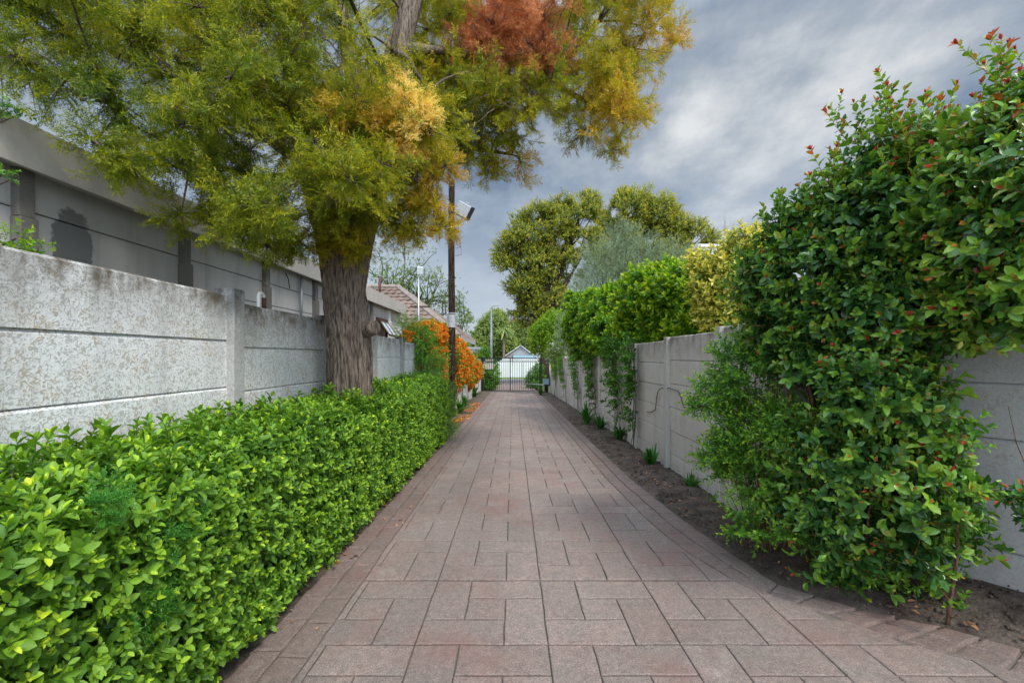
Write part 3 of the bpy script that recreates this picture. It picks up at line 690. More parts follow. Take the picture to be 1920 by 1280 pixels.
# drooping fringe pieces and the straw coloured spray in front
extra = [(720,395,3.8,.15,.08),(770,375,3.8,.15,.12),(800,345,3.7,.12,.2),(745,420,3.8,.12,.15),(860,225,5.3,.3,0),(905,255,5.4,.26,.04),(935,215,5.3,.3,0),(880,285,5.3,.26,.06),(965,255,5.5,.24,.1),(1000,195,5.6,.28,.05),(1060,205,5.7,.24,.1),(1095,245,5.8,.2,.15),(1115,180,5.8,.3,.12),(840,270,5.2,.22,.05),(920,305,5.4,.18,.1),(1140,120,5.9,.3,.16),(850,150,5.2,.3,0),(1245,50,6,.26,.28),(1262,80,6,.14,.4),(1190,200,6,.22,.3),(1160,255,6,.2,.2),(1150,280,6,.12,.2),(975,300,5.6,.2,.32),(930,315,5.6,.18,.25),(1180,130,6,.3,.3),(1150,180,5.9,.3,.25),
         (745,165,3.4,.07,.55),(768,200,3.3,.08,.6),(700,225,3.3,.12,.3),(742,230,3.3,.10,.5),(788,230,3.3,.07,.62),(770,262,3.3,.06,.55),(650,215,3.2,.1,.3),(640,210,3.5,.13,.3),(655,330,3.4,.2,.16),(835,310,3.6,.07,.36),(815,380,3.6,.1,.3),(832,425,3.6,.05,.3),
         (770,420,3.8,.14,.22),(610,440,3.7,.12,.2),(650,440,3.75,.13,.1),(675,455,3.8,.07,.2),(560,455,3.7,.12,.1),(500,460,3.6,.11,.05),(340,400,3.1,.12,.05),(230,300,2.75,.12,-.02),(180,270,2.7,.1,-.04)]
posA, dirA, sclA, shA, tw = [], [], [], [], MB()
posD, dirD, sclD, shD = [], [], [], []
def clump_fill(c, r, sh, pos, dirs, scl, shs, nb=7, per=6, up=.1):
    for b in range(nb):
        d = rsph(1)[0]; d[2] = d[2]*.7 + up; d /= np.linalg.norm(d); st = c - d*r*.25; en = c + d*r; pts = []
        for u in (0, .35, .7, 1.0):
            p = st + (en-st)*u; p = p + np.array([0, 0, -.28*r*u*u]); pts.append(p)
        tw.tube(pts, [.005, .004, .003, .0015], 4, cap=False)
        for k in range(per):
            u = .15 + .85*(k+U(-.3,.3))/(per-1); p = st + (en-st)*u + np.array([0, 0, -.28*r*u*u])
            q = unit(d*.75 + rsph(1)[0]*.75 + np.array([0, 0, -.22]))
            pos.append(p); dirs.append(q); scl.append(U(.75, 1.2)*(.85+.25*min(1, r/.3))); shs.append(sh + U(-.09, .09))
def colour_shift(x, y):
    s = -.08
    if x > 700: s += .08
    if x > 1040: s += .10*min(1, (x-1040)/120)
    if x > 1120 and 60 < y < 300: s += .12*random.random()
    if x < 260: s -= .05
    if 560 < x < 840 and 120 < y < 420: s += .07*math.exp(-((x-720)/90)**2)
    return s + U(-.07, .07)
for (x, y, d, r) in clumps:
    c = P(x, y, d); dead = (880 < x < 1055 and -60 < y < 108)
    if dead: clump_fill(c, r, .0 + U(-.1, .2), posD, dirD, sclD, shD, 8, 6)
    else: clump_fill(c, r, colour_shift(x, y), posA, dirA, sclA, shA, 6, 6)
for (x, y, d, r, s) in extra: clump_fill(P(x, y, d), r, s-.06, posA, dirA, sclA, shA, 6, 6, .0 if y > 200 else .15)
for (x, y) in ((905,30),(930,70),(960,50),(990,80),(1020,90),(1035,60),(945,105),(985,30),(1025,115),(1000,105),(920,10)):
    clump_fill(P(x, y, U(4.9, 5.3)), .27, U(0, .3), posD, dirD, sclD, shD, 5, 5, -.2)
for (x, y, d, r) in clumps[::2] + [e[:4] for e in extra[::2]]:      # twigs that carry the clumps
    c = P(x, y, d); k = np.argmin(np.sum((ALLL-c)**2, axis=1)); a = ALLL[k]; L = np.linalg.norm(c-a)
    if L < .05: continue
    md = (a+c)/2 + rsph(1)[0]*.12*L + np.array([0, 0, .1*L]); tw.tube([a, (a+md)/2+rsph(1)[0]*.04*L, md, (md+c)/2+rsph(1)[0]*.05*L, c], [min(.02, .006+.01*L), .012, .009, .007, .004], 5, cap=False)
for i in range(46):      # bare twigs hanging in the gaps
    gx, gy, ga, gb = gaps[i % 7]; c = P(gx+U(-1,1)*ga, gy-gb+U(-10, 20), U(2.9, 3.6) if gx < 650 else 4.4); p = [c]; d = unit(np.array([U(-1,1), U(-.4,.4), U(-1, .1)]))
    for k in range(5): d = unit(d + rsph(1)[0]*.35 + [0, 0, -.12]); p.append(p[-1] + d*.085)
    tw.tube(p, [.006, .005, .004, .003, .002, .001], 4, cap=False)
tw.build('twigs', M['twig'], tree, smooth=True)
sprays = [spray_tmp(i) for i in range(7)]
scatter('crown', M['yew'], tree, sprays, np.array(posA), np.array(dirA), np.array(sclA), np.array(shA))
scatter('dead_foliage', M['deadyew'], tree, sprays, np.array(posD), np.array(dirD), np.array(sclD), np.array(shD))['label'] = 'rust orange dead foliage'
print('sprays', len(posA), len(posD))

# ================================================================= SHRUBS
def blob_points(blobs, dens, shell=.55, up=.35, hole=None):
    """points and growth directions through a set of lumpy ellipsoids; blobs = (centre, radius[, zscale])"""
    Ps, Ds = [], []
    for bl in blobs:
        c, r = np.array(bl[0]), bl[1]; zs_ = bl[2] if len(bl) > 2 else 1.0
        n = int(dens*r*r*4*math.pi); d = rsph(n)
        lump = np.array([1 + .22*noise.noise(tuple(v*2.3 + c*3)) + .12*noise.noise(tuple(v*5.5 + c)) for v in d])
        rr = (shell + (1-shell)*rng.random(n)**.6)*lump; p = d*rr[:, None]*r; p[:, 2] *= zs_
        dd = unit(d + rng.normal(0, .4, (n, 3)) + np.array([0, 0, up])); p = c + p
        if hole: k = np.array([noise.noise(tuple(q*hole[0])) > hole[1] for q in p]); p, dd = p[k], dd[k]
        Ps.append(p); Ds.append(dd)
    return np.concatenate(Ps), np.concatenate(Ds)
def wall_guard(p, d, wall=2.0, top=1.58):
    wl = np.array([wall_x(y) for y in p[:, 1]]) - .04
    bad = (p[:, 0] > wl) & (p[:, 2] < top); p[bad, 0] = wl[bad] - rng.random(bad.sum())*.22
    ok = p[:, 2] > np.array([gz(y) for y in p[:, 1]]) + .03
    return p[ok], d[ok]
def stems(name, mat, root, base, tips, r0=.012, split=.45, n=5, basez=None):
    m = MB()
    for t in tips:
        b = base + np.array([U(-.08,.08), U(-.08,.08), 0]); b[2] = gz(b[1]) - .03 if basez is None else basez
        mid = b + (t-b)*split + np.array([U(-.08,.08), U(-.08,.08), .12*np.linalg.norm(t-b)]); L = np.linalg.norm(t-b)
        pts = []
        for u in np.linspace(0, 1, 7): pts.append((1-u)**2*b + 2*u*(1-u)*mid + u*u*t + rsph(1)[0]*.012*L*(0 < u < 1))
        m.tube(pts, [r0*(1-.8*u) for u in np.linspace(0, 1, 7)], n, cap=False)
    return m.build(name, mat, root, smooth=True)

# --- hedge
hg = empty('clipped_hedge', (-1.5, 4, gz(4)), 'bright green clipped leafy hedge along the left edge of the drive', 'hedge')
HX0, HX1, HY0, HY1 = -1.84, -1.20, .35, 7.75
def htop(x, y): return CH - .445 + .05*noise.noise((x*2.2, y*1.6, 0)) + .035*noise.noise((x*6, y*5, 3)) - .05*max(0, (x+1.32)/.15)
def hface(y, z): return HX1 + .06*noise.noise((y*1.7, z*2.2, 8)) + .04*noise.noise((y*5, z*5, 4)) - .05*max(0, 1-(z-gz(y))/.25)
hp, hd, hs = [], [], []
def nearw(y): return 1.0
N = 8800
for i in range(N):                     # front face
    y = HY0 + (HY1-HY0)*random.random()**1.15; z = gz(y) + .03 + (htop(HX1, y)-gz(y)-.03)*random.random(); dep = .17*random.random()**1.5
    hp.append((hface(y, z)-dep, y, z)); hd.append((.9, U(-.5,.5)-.15, .45+U(-.5,.5))); hs.append(U(.75, 1.15))
for i in range(6400):                  # top
    y = HY0 + (HY1-HY0)*random.random()**1.1; x = U(HX0+.02, HX1); dep = .16*random.random()**1.4
    hp.append((x, y, htop(x, y)-dep)); hd.append((U(-.5,.5)+.1, U(-.5,.5)-.1, 1)); hs.append(U(.75, 1.15))
for i in range(700):                   # far end
    z = U(gz(HY1)+.05, htop(-1.5, HY1)); hp.append((U(HX0, HX1), HY1-.1*random.random(), z)); hd.append((U(-.3,.3), 1, .4)); hs.append(1)
for i in range(420):                   # taller young shoots
    y = U(.8, HY1); x = U(HX0+.03, HX1-.02); hp.append((x, y, htop(x, y)+U(.0, .05))); hd.append((U(-.4,.4), U(-.4,.4), 1)); hs.append(U(1.0, 1.5))
hp = np.array(hp); hd = np.array(hd)
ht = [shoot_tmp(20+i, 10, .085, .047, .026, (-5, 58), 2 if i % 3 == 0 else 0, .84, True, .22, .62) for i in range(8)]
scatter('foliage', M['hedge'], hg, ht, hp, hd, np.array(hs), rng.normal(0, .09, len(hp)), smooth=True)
m = MB()
for i in range(420):
    y = U(HY0, HY1); b = np.array([U(-1.62,-1.4), y, gz(y)-.03]); z = U(.5, 1.02); t = np.array([U(HX0+.05, HX1-.05), y+U(-.2,.2), gz(y)+z]); md = (b+t)/2 + [U(-.05,.05), U(-.05,.05), .05]
    m.tube([b, (b+md)/2, md, t], [.009, .007, .005, .002], 5, cap=False)
m.build('branches', M['twig'], hg, smooth=True)
ft = [spray_tmp(70+i, .16, .022, .003, 7) for i in range(3)]
for k, (x, y, n, s, lab) in enumerate(((310, 1010, 26, .1, 'fine feathery fern tuft poking out of the middle of the hedge face'), (275, 1130, 26, .1, 'fine feathery fern tuft low in the hedge nearest the camera'), (195, 945, 16, .07, 'fine feathery fern tuft high in the hedge nearest the camera'))):
    d0 = -1.17*F/(x-CX); c = P(x, y, d0); fr = empty('asparagus_fern', tuple(c), lab, 'fern', 'ferns in the hedge')
    q = c + rsph(n)*rng.random((n, 1))*s*np.array([.35, 1, .9]); scatter('foliage', M['fern'], fr, ft, q, unit(rsph(n)*.7+np.array([.9, -.2, .3])), rng.uniform(.5, .8, n), rng.uniform(-.1, .15, n))

# --- right: glossy tall shrub with red tips
def lilly(name, label, blobs, base, dens, temps, mat, tips_n=16, shift=0., stem_r=.014, scl=(.6, 1.2), guard=True, upb=.35, wall=2.0, basez=None, hole=(3.4, -.27)):
    root = empty(name, (base[0], base[1], gz(base[1])), label, 'shrub')
    bl = [(P(b[0], b[1], b[2]), max(.05, b[3]-.06)) for b in blobs]; p, d = blob_points(bl, dens, .4, upb, hole); p = p - d*.06
    if guard: p, d = wall_guard(p, d, wall)
    scatter('foliage', mat, root, temps, p, d, rng.uniform(scl[0], scl[1], len(p)), rng.normal(shift, .07, len(p)), smooth=True)
    k = rng.integers(0, len(p), tips_n); tips = list(p[k]) + [b[0] for b in bl]
    stems('branches', M['twigred'], root, np.array([base[0], base[1], 0.]), tips, stem_r, basez=basez)
    return root
lt = [shoot_tmp(40+i, 13, .18, .062, .034, (5, 50), 3 if i == 0 else 1, .97 if i == 0 else .72, True, .22, .62, True, .85) for i in range(9)]
lt_top = [shoot_tmp(60+i, 13, .2, .056, .032, (12, 58), 5, .97, True, .36, .8, True, .85) for i in range(5)]
B1 = [(1640,430,2.57,0.38),(1560,520,2.73,0.38),(1660,590,2.51,0.40),(1760,420,2.41,0.38),(1720,310,2.46,0.25),(1645,320,2.57,0.21),(1600,400,2.68,0.23),(1500,490,2.94,0.29),(1800,540,2.25,0.32),(1470,560,3.00,0.25),
      (1640,740,2.44,0.29),(1590,880,2.51,0.32),(1690,930,2.35,0.28),(1640,1020,2.41,0.23),(1740,890,2.30,0.20),(1560,980,2.51,0.21),(1570,740,2.68,0.32),(1720,1040,2.30,0.15),(1790,920,2.19,0.11),(1700,790,2.35,0.21)]
B1 += [(1470,610,2.95,.27),(1525,690,2.8,.27),(1450,530,3.0,.27),(1500,420,2.85,.2),(1560,620,2.7,.25),(1540,900,2.75,.25),(1600,1040,2.62,.2),(1760,1000,2.45,.2),(1500,960,2.85,.2),(1560,1060,2.65,.14)]
L1 = lilly('glossy_shrub', 'tall glossy dark green shrub with red leaf tips on the right of the drive', B1, (2.16, 2.72), 350, lt, M['lilly'], 30)
tp = []                                       # upright leaders above it
for (x, y, d, n) in ((1640,240,2.4,9),(1690,250,2.35,7),(1595,270,2.45,6),(1660,210,2.4,4),(1740,240,2.3,6),(1560,350,2.55,6),(1520,400,2.65,6),(1445,430,2.8,5),(1780,280,2.2,8),(1700,300,2.3,8)):
    for i in range(n): tp.append(P(x+U(-30,30), y+U(-35,45), d+U(-.1,.1)))
tp = np.array(tp); scatter('young_foliage', M['lilly'], L1, lt_top, tp, unit(np.column_stack([rng.normal(0,.3,len(tp)), rng.normal(0,.3,len(tp)), np.ones(len(tp))])), rng.uniform(.75, 1.05, len(tp)), rng.normal(.04,.05,len(tp)), smooth=True)
B2 = [(1880,585,1.98,.16),(1800,590,2.1,.15),(1930,610,1.9,.13),(1870,330,1.95,.26),(1900,440,1.9,.28),(1820,420,2.05,.24),(1930,250,1.9,.2),(1920,185,1.95,.12),(1900,530,1.9,.22),(1960,350,1.8,.3),(1980,520,1.8,.2),(1850,560,1.95,.16),(1890,240,1.95,.14),(1840,300,2.05,.12)]
L2 = lilly('glossy_shrub', 'glossy shrub with orange young leaves hanging over the wall at the right', B2, (3.15, 2.0), 300, lt[:6], M['lilly'], 14, .05, guard=False, basez=1.35)
tp = np.array([P(1880+U(-25,60), U(140,330), 1.95+U(-.1,.1)) for i in range(34)]); scatter('young_foliage', M['lilly'], L2, lt_top, tp, unit(np.column_stack([rng.normal(-.25,.35,len(tp)), rng.normal(0,.35,len(tp)), np.ones(len(tp))])), rng.uniform(.7, 1., len(tp)), rng.normal(.12,.06,len(tp)), smooth=True)
bt_d = [shoot_tmp(96+i, 8, .08, .055, .028, (0, 50), 1, .9, True, .2, .5, False, .8) for i in range(4)]
L3 = lilly('glossy_shrub', 'low dark spray of glossy leaves against the grey wall at the right edge', [(1905,930,2.05,.10),(1930,970,2.05,.11),(1890,760,2.05,.08)], (2.74, 2.2), 420, bt_d, M['lilly'], 2, -.02, .006)
pt = [shoot_tmp(80+i, 12, .15, .036, .017, (5, 55), 3, .9, True, .25, .7, True, .4) for i in range(7)]
B4 = [(1400,690,3.3,.32),(1345,750,3.55,.27),(1400,820,3.35,.34),(1450,640,3.2,.28),(1350,850,3.5,.25),(1430,910,3.1,.25),(1400,985,2.95,.16),(1480,800,2.95,.26),(1330,930,3.4,.12),(1460,1000,2.7,.12),(1500,640,2.9,.2)]
lilly('leafy_shrub', 'lighter green small leaved shrub left of the glossy red tipped one', B4, (1.78, 3.15), 480, pt, M['priv'], 26, .10, .007, hole=(3.2, -.32))
bt = [shoot_tmp(95+i, 9, .1, .045, .022, (0, 50), 2, .8, True, .4, .75, False, .4) for i in range(4)]
B5 = [(1570,1075,2.62,.1),(1700,1105,2.5,.1),(1640,1110,2.55,.09),(1570,1030,2.62,.1),(1800,1140,2.32,.07),(1500,1010,2.75,.1),(1740,1090,2.45,.1)]
lilly('ground_shoots', 'fresh light green shoots sprouting low at the foot of the glossy shrub', B5, (2.05, 2.6), 420, bt, M['priv'], 3, .08, .004)
sp = empty('sapling', (P(1775,1172,2.26)[0], 2.26, gz(2.26)), 'thin brown stemmed sapling at the corner of the soil bed', 'sapling')
m = MB(); ps = [np.array([P(1775,1172,2.26)[0], 2.26, gz(2.26)-.02]), P(1783,1120,2.25), P(1795,1040,2.22), P(1795,960,2.2), P(1790,880,2.18), P(1800,820,2.15), P(1830,790,2.12)]
m.tube(ps, [.009, .008, .0075, .007, .006, .004, .002], 8); m.build('stem', M['twigred'], sp, smooth=True)
q = []; dq = []
for i in range(40):
    u = .38 + .62*random.random(); k = min(5, int(u*6)); b = ps[k] + (ps[k+1]-ps[k])*(u*6-k); q.append(b + rsph(1)[0]*.03); dq.append(unit(np.array([U(-1,1), U(-1,1), U(-.1,.6)])))
scatter('foliage', M['priv'], sp, bt, np.array(q), np.array(dq), rng.uniform(.7, 1.1, 40), rng.normal(-.12, .06, 40), smooth=True)

# --- agapanthus clumps (strap leaves)
def strap(px, py_, size, label, n=34):
    d = CH*F/(py_-691.0); x = (px-CX)*d/F; root = empty('strap_leaf_plant', (x, d, gz(d)), label, 'plant', 'strap leaved plants in the beds'); m = MB()
    for i in range(n):
        az = U(0, 6.28); L = size*U(.7, 1.15); w = size*.055*U(.8, 1.2); lean = U(.15, 1.0); b = np.array([x+U(-.04,.04), d+U(-.04,.04), gz(d)+.01]); dr = np.array([math.cos(az), math.sin(az), 0]); sd = np.array([-dr[1], dr[0], 0]); vs = []
        for k in range(7):
            u = k/6; p = b + dr*L*lean*(u**1.5)*.85 + np.array([0, 0, L*(u*(1.0-.25*lean) - .5*lean*u*u)]); ww = w*(1-u**3)*(.6+.4*min(1, u*4)); vs += [p - sd*ww, p + np.array([0,0,-ww*.4]), p + sd*ww]
        m.add(vs, [(k*3+j, k*3+j+1, k*3+j+4, k*3+j+3) for k in range(6) for j in range(2)], U(.1, .8))
    m.build('leaves', M['strap'], root, smooth=True)
for a in ((1100,797,.62,'biggest strap leaved plant in the right bed, left of its smaller neighbours'), (1126,806,.46,'strap leaved plant close beside the biggest one in the right bed'), (1162,826,.42,'strap leaved plant at the foot of the main wall climber'),
          (1221,873,.33,'strap leaved plant nearest the camera in the right bed'), (1014,741,.5,'strap leaved plant beside the pale blue gate box'), (1297,915,.2,'small strap leaved plant at the edge of the leafy shrub'),
          (862,776,.55,'strap leaved plant right beside the wooden pole'), (871,764,.55,'strap leaved plant under the creeper just beyond the wooden pole'), (890,745,.7,'strap leaved plant nearest the gate in the left bed')): strap(*a)

# --- climbers on the right wall
vt = [shoot_tmp(110+i, 8, .11, .06, .042, (-25, 35), 2, .75, True, .25, .6, False, .4) for i in range(6)]
def climber(name, label, path, spread, n, mat, y0y1, stemn=4, low=.35, sc=1.0, shift=0., hang=.5):
    root = empty(name, (1.98, y0y1, gz(y0y1)), label, 'climber', 'climbers on the grey wall'); m = MB(); pts, ds = [], []
    for s in range(stemn):
        ps = [np.array([1.93+U(-.03,.03), y0y1+U(-.1,.1), gz(y0y1)-.02])]; off = U(-spread, spread)*.5
        for (y, z) in path: ps.append(np.array([1.985-U(0,.05), y+off*min(1,.3+z)+U(-.06,.06), z+U(-.05,.05)]))
        m.tube(ps, [.007*(1-.6*i/len(ps)) for i in range(len(ps))], 5, cap=False)
        for i in range(n//stemn):
            u = low + (1-low)*random.random()**.7; k = min(len(ps)-2, int(u*(len(ps)-1))); b = ps[k] + (ps[k+1]-ps[k])*(u*(len(ps)-1)-k)
            w = spread*(.35+.65*max(0, b[2]-.3)); p = b + np.array([-abs(random.gauss(0, .06)), random.gauss(0, w*.45), random.gauss(0, .08)])
            p[0] = min(p[0], 1.99); pts.append(p); ds.append(unit(np.array([-.8, U(-.8,.4), U(-.6,.5)])))
    m.build('stems', M['twig'], root, smooth=True)
    scatter('foliage', mat, root, vt, np.array(pts), np.array(ds), rng.uniform(.7, 1.15, len(pts))*sc, rng.normal(shift, .08, len(pts)), smooth=True)
def yat(px, x=1.98): return x*F/(px-CX)
climber('wall_climber', 'leafy climber winding up the wall post from the soil, nearest of the climbers', [(7.25,.25),(7.2,.6),(7.25,.95),(7.3,1.3),(7.4,1.55)], .22, 150, M['priv'], 7.25, 3, .15, 1.0, -.14)
climber('wall_climber', 'broad bushy climber falling over the top of the grey wall beyond the nearest climber', [(8.3,.3),(8.6,.7),(8.8,1.1),(8.8,1.45),(8.9,1.6)], .6, 230, M['priv'], 8.6, 3, .15, 1.05, -.1)
climber('wall_climber', 'straggly climber with bare twisting stems in the middle of the grey wall', [(10.6,.3),(10.9,.7),(11.1,1.1),(11.2,1.4)], .7, 210, M['priv'], 10.9, 3, .15, 1.0, -.06)
climber('wall_climber', 'thin climber with sparse leaves two posts further along the grey wall', [(13.3,.3),(13.7,.6),(14.0,1.0),(14.1,1.3)], .6, 130, M['priv'], 13.5, 3, .15, 1.0, -.02)
climber('wall_climber', 'fan of thin stems rising from the soil, farthest climber before the gate', [(16.5,.2),(17.3,.7),(18.0,1.0),(18.2,1.15)], 1.1, 150, M['priv'], 16.3, 3, .15, 1.0, .04)
climber('wall_climber', 'yellowish climber hanging down the end of the grey wall beside the gate', [(20.5,.2),(20.7,.5),(20.8,.8),(20.8,1.0)], .5, 150, M['bright'], 20.6, 4, .3, 1.0, .1)
m = MB(); ww = []
for (px, py_) in ((1213,772),(1222,772),(1229,768),(1231,745),(1234,732),(1240,727),(1247,729),(1254,727),(1266,731),(1272,733),(1277,745),(1281,760)): ww.append(P(px, py_, 2.0*F/(px-CX)))
m.tube(ww, .006, 6); tag(m.build('loose_wire', M['twig'], smooth=True), 'thin bent wire looping across a pale post of the grey wall', 'wire')

# --- bushes and trees over the right wall
def tree_thing(name, label, cat, blobs, trunk, dens, temps, mat, bark_m, scl, shift=0., shell=.5, up=.3, tr=.1, group=None, sd=.1, limbs=True, hole=None):
    base = np.array([trunk[0], trunk[1], gz(trunk[1])]); root = empty(name, tuple(base), label, cat, group)
    bl = [(P(b[0], b[1], b[2]), b[3], b[4] if len(b) > 4 else 1.) for b in blobs]; p, d = blob_points(bl, dens, shell, up, hole); ok = p[:, 2] > gz(trunk[1])+.1; p, d = p[ok], d[ok]
    scatter('crown', mat, root, temps, p, d, rng.uniform(scl[0], scl[1], len(p)), rng.normal(shift, sd, len(p)))
    m = MB(); cen = np.mean([b[0] for b in bl], axis=0); fk = base + (cen-base)*.45; fk[0] = base[0]*.6+fk[0]*.4
    m.tube([base-[0,0,.1], base+(fk-base)*.5+[U(-.1,.1)*tr*3, 0, 0], fk], [tr*1.25, tr, tr*.85], 10)
    for b in bl:
        for q in range(3 if limbs else 1):
            t = b[0] + rsph(1)[0]*b[1]*(.75 if limbs else .2); md = fk + (t-fk)*.5 + np.array([U(-.1,.1), U(-.1,.1), .12])*np.linalg.norm(t-fk)
            m.tube([fk, (fk+md)/2, md, (md+t)/2+rsph(1)[0]*.03*np.linalg.norm(t-fk), t], [tr*.6, tr*.42, tr*.3, tr*.18, tr*.05], 6, cap=False)
    m.build('trunk', bark_m, root, smooth=True); return root
gl = [shoot_tmp(130+i, 10, .11, .11, .048, (5, 65), 3, .95, True, .32, .9, False, .4) for i in range(6)]
tree_thing('green_bush', 'bright green glossy bush rising over the grey wall beside the yellow bush', 'bush', [(1270,560,7.6,.52),(1215,560,8.2,.55),(1300,610,7.2,.35),(1240,610,7.9,.45),(1200,600,8.6,.42),(1320,570,7.2,.28),(1190,640,8.6,.3),(1255,520,7.9,.25)], (2.75, 8), 165, gl, M['bright'], M['darkbark'], (.85, 1.2), .03, .5, .5, .05)
tree_thing('green_bush', 'yellow green bush spilling over the grey wall further along', 'bush', [(1140,590,10.5,.6),(1110,590,12,.6),(1150,630,9.8,.45),(1120,625,11,.5),(1095,615,12.5,.55),(1095,650,12.6,.35),(1080,570,13,.3)], (2.6, 11.3), 120, gl, M['bright'], M['darkbark'], (.9, 1.3), -.06, .5, .4, .05)
yl = [shoot_tmp(150+i, 9, .13, .09, .034, (5, 60), 3, .95, True, .3, .85, False, .4) for i in range(5)]
tree_thing('yellow_bush', 'golden yellow variegated bush above the grey wall next to the glossy shrub', 'bush', [(1390,520,6.0,.33),(1350,540,6.2,.33),(1400,590,5.9,.3),(1330,500,6.4,.18),(1310,490,6.5,.1),(1360,590,6.1,.27),(1420,470,5.9,.22),(1385,455,6.0,.14),(1340,580,6.3,.2)], (2.85, 6.1), 260, yl, M['gold'], M['darkbark'], (.75, 1.1), 0, .5, .4, .04)
ol = [shoot_tmp(170+i, 14, .24, .055, .011, (15, 60), 2, .8, False, .3, .7, False, .3) for i in range(5)]
tree_thing('olive_tree', 'silvery grey green olive tree behind the bright green bush', 'tree', [(1150,500,14.5,1.0),(1130,550,14.5,1.0),(1200,490,14.5,.95),(1250,500,14.5,.8),(1290,500,14.5,.55),(1165,450,14.5,.55),(1190,560,14.5,.9),(1100,560,14.8,.7),(1235,545,14.5,.7),(1120,500,14.6,.55)], (3.6, 14.5), 68, ol, M['olive'], M['darkbark'], (.9, 1.5), 0, .35, .4, .12)
for (x, y0, y1, d) in ((1359,420,475,12.0),(1374,425,475,12.1),(1345,440,480,12.0)): pass
m = MB(); pl = empty('wispy_shrub', tuple(P(1365, 500, 12)), 'thin grey wispy upright sprays beside the white chimney', 'shrub'); pts = []
for (x, y0, d) in ((1359,414,12.),(1374,422,12.1),(1345,440,12),(1368,450,12.1),(1352,455,12)):
    a, b = P(x+U(-4,4), 560, d), P(x, y0, d); m.tube([a, (a+b)/2, b], [.016, .012, .006], 5); pts += [a+(b-a)*u for u in np.linspace(.3, 1, 26)]
m.build('stems', M['twig'], pl); pts = np.array(pts); scatter('foliage', M['olive'], pl, ol, pts, unit(rsph(len(pts))*.6+[0,0,1]), rng.uniform(.6,.9,len(pts)), rng.normal(.05,.1,len(pts)))
ch = empty('house', (8.5, 21, gz(21)), 'house with white chimney hidden behind the olive and yellow bush', 'house')
m = MB(); m.box(5.6, 13, 19.5, 26, gz(21)-.3, 3.9); m.build('wall', M['white_paint'], ch)
m = MB(); m.add([(5.2,19.1,3.91),(13.4,19.1,3.91),(13.4,22.8,5.0),(5.2,22.8,5.0),(13.4,26.4,3.91),(5.2,26.4,3.91)], [(0,1,2,3),(3,2,4,5),(0,3,5),(1,4,2),(0,5,4,1)]); m.build('roof', M['tile'], ch)
c = P(1325, 480, 20.2); m = MB(); m.box(c[0]-.42, c[0]+.45, 20.0, 20.8, 4.0, P(0,466,20.2)[2]); m.box(c[0]-.48, c[0]+.51, 19.94, 20.86, P(0,466,20.2)[2]+.002, P(0,460,20.2)[2]); m.build('chimney', M['white_paint'], ch, bevel=.02)
# camphor trees far behind
cl = [shoot_tmp(190+i, 12, .34, .11, .07, (0, 60), 2, .8, False, .3, .7, False, .3) for i in range(5)]
D = 36.
tree_thing('camphor_tree', 'broad olive green tree on the left of the far pair behind the wall', 'tree', [(990,440,D,1.9),(960,470,D,1.4),(1040,420,D,1.7),(1085,410,D,1.7),(1100,450,D,1.5),(1010,500,D,1.8),(1060,500,D,1.6),(945,495,D,.8),(985,540,D,1.6),(1030,560,D,1.5),(1000,590,D,1.2),(1010,410,D,1.1),(1100,385,D,1.0),(1050,390,D,1.0),(965,570,D,.9)], (2.6, 36), 52, cl, M['camphor'], M['darkbark'], (.9, 1.6), 0, .4, .3, .35, 'far camphor trees', .14, hole=(.8, -.06))
tree_thing('camphor_tree', 'olive green spreading tree on the right of the far pair, tallest in its middle', 'tree', [(1180,400,D+3,1.9),(1230,400,D+3,1.8),(1150,420,D+3,1.4),(1260,430,D+3,1.6),(1200,450,D+3,1.8),(1300,440,D+3,1.3),(1325,450,D+3,.9),(1170,375,D+3,.9),(1215,372,D+3,.9),(1130,470,D+3,1.4),(1270,470,D+3,1.5),(1155,500,D+3,1.5),(1240,480,D+3,1.5)], (10.5, 39), 52, cl, M['camphor'], M['darkbark'], (.9, 1.6), .02, .4, .3, .35, 'far camphor trees', .14, hole=(.75, -.16))
nt = [shoot_tmp(210+i, 9, .14, .09, .045, (5, 60), 3, .9, False, .35, .75, False, .4) for i in range(5)]
tree_thing('green_bush', 'rounded vivid green bush beside the right side of the gate', 'bush', [(1035,615,23,.75),(1020,640,23.5,.75),(1045,645,22.5,.6),(1010,625,24,.45),(1040,595,23,.4),(1060,600,22.5,.4)], (2.5, 23.4), 130, nt, M['bright'], M['darkbark'], (.9, 1.3), .05, .5, .4, .07)
tree_thing('grey_bush', 'pale grey green bush with upright twigs between two bright green bushes', 'bush', [(1062,640,17,.42),(1070,615,17,.4),(1058,620,17.2,.3),(1075,650,16.8,.3),(1050,600,17.2,.12),(1065,590,17.2,.15)], (2.4, 17.2), 190, ol, M['olive'], M['twig'], (.7, 1.1), .08, .4, .8, .03)
fb = [shoot_tmp(230+i, 6, .03, .045, .04, (10, 60), 0, hi=False, lo_t=.2, hi_t=.9, stem_t=.2) for i in range(3)]
wf = empty('flowering_shrub', (2.25, 18.8, gz(18.8)), 'small shrub with white blossoms over the end of the grey wall', 'shrub')
q, d = blob_points([(P(1048,662,18.8), .42), (P(1035,668,19.5), .3)], 150, .5); scatter('foliage', M['far'], wf, nt, q, d, rng.uniform(.7,1,len(q)), -.05); k = rng.integers(0, len(q), 60); scatter('blossoms', M['white_bloom'], wf, fb, q[k]+d[k]*.08, d[k], rng.uniform(1,1.6,60), rng.uniform(0,.4,60))

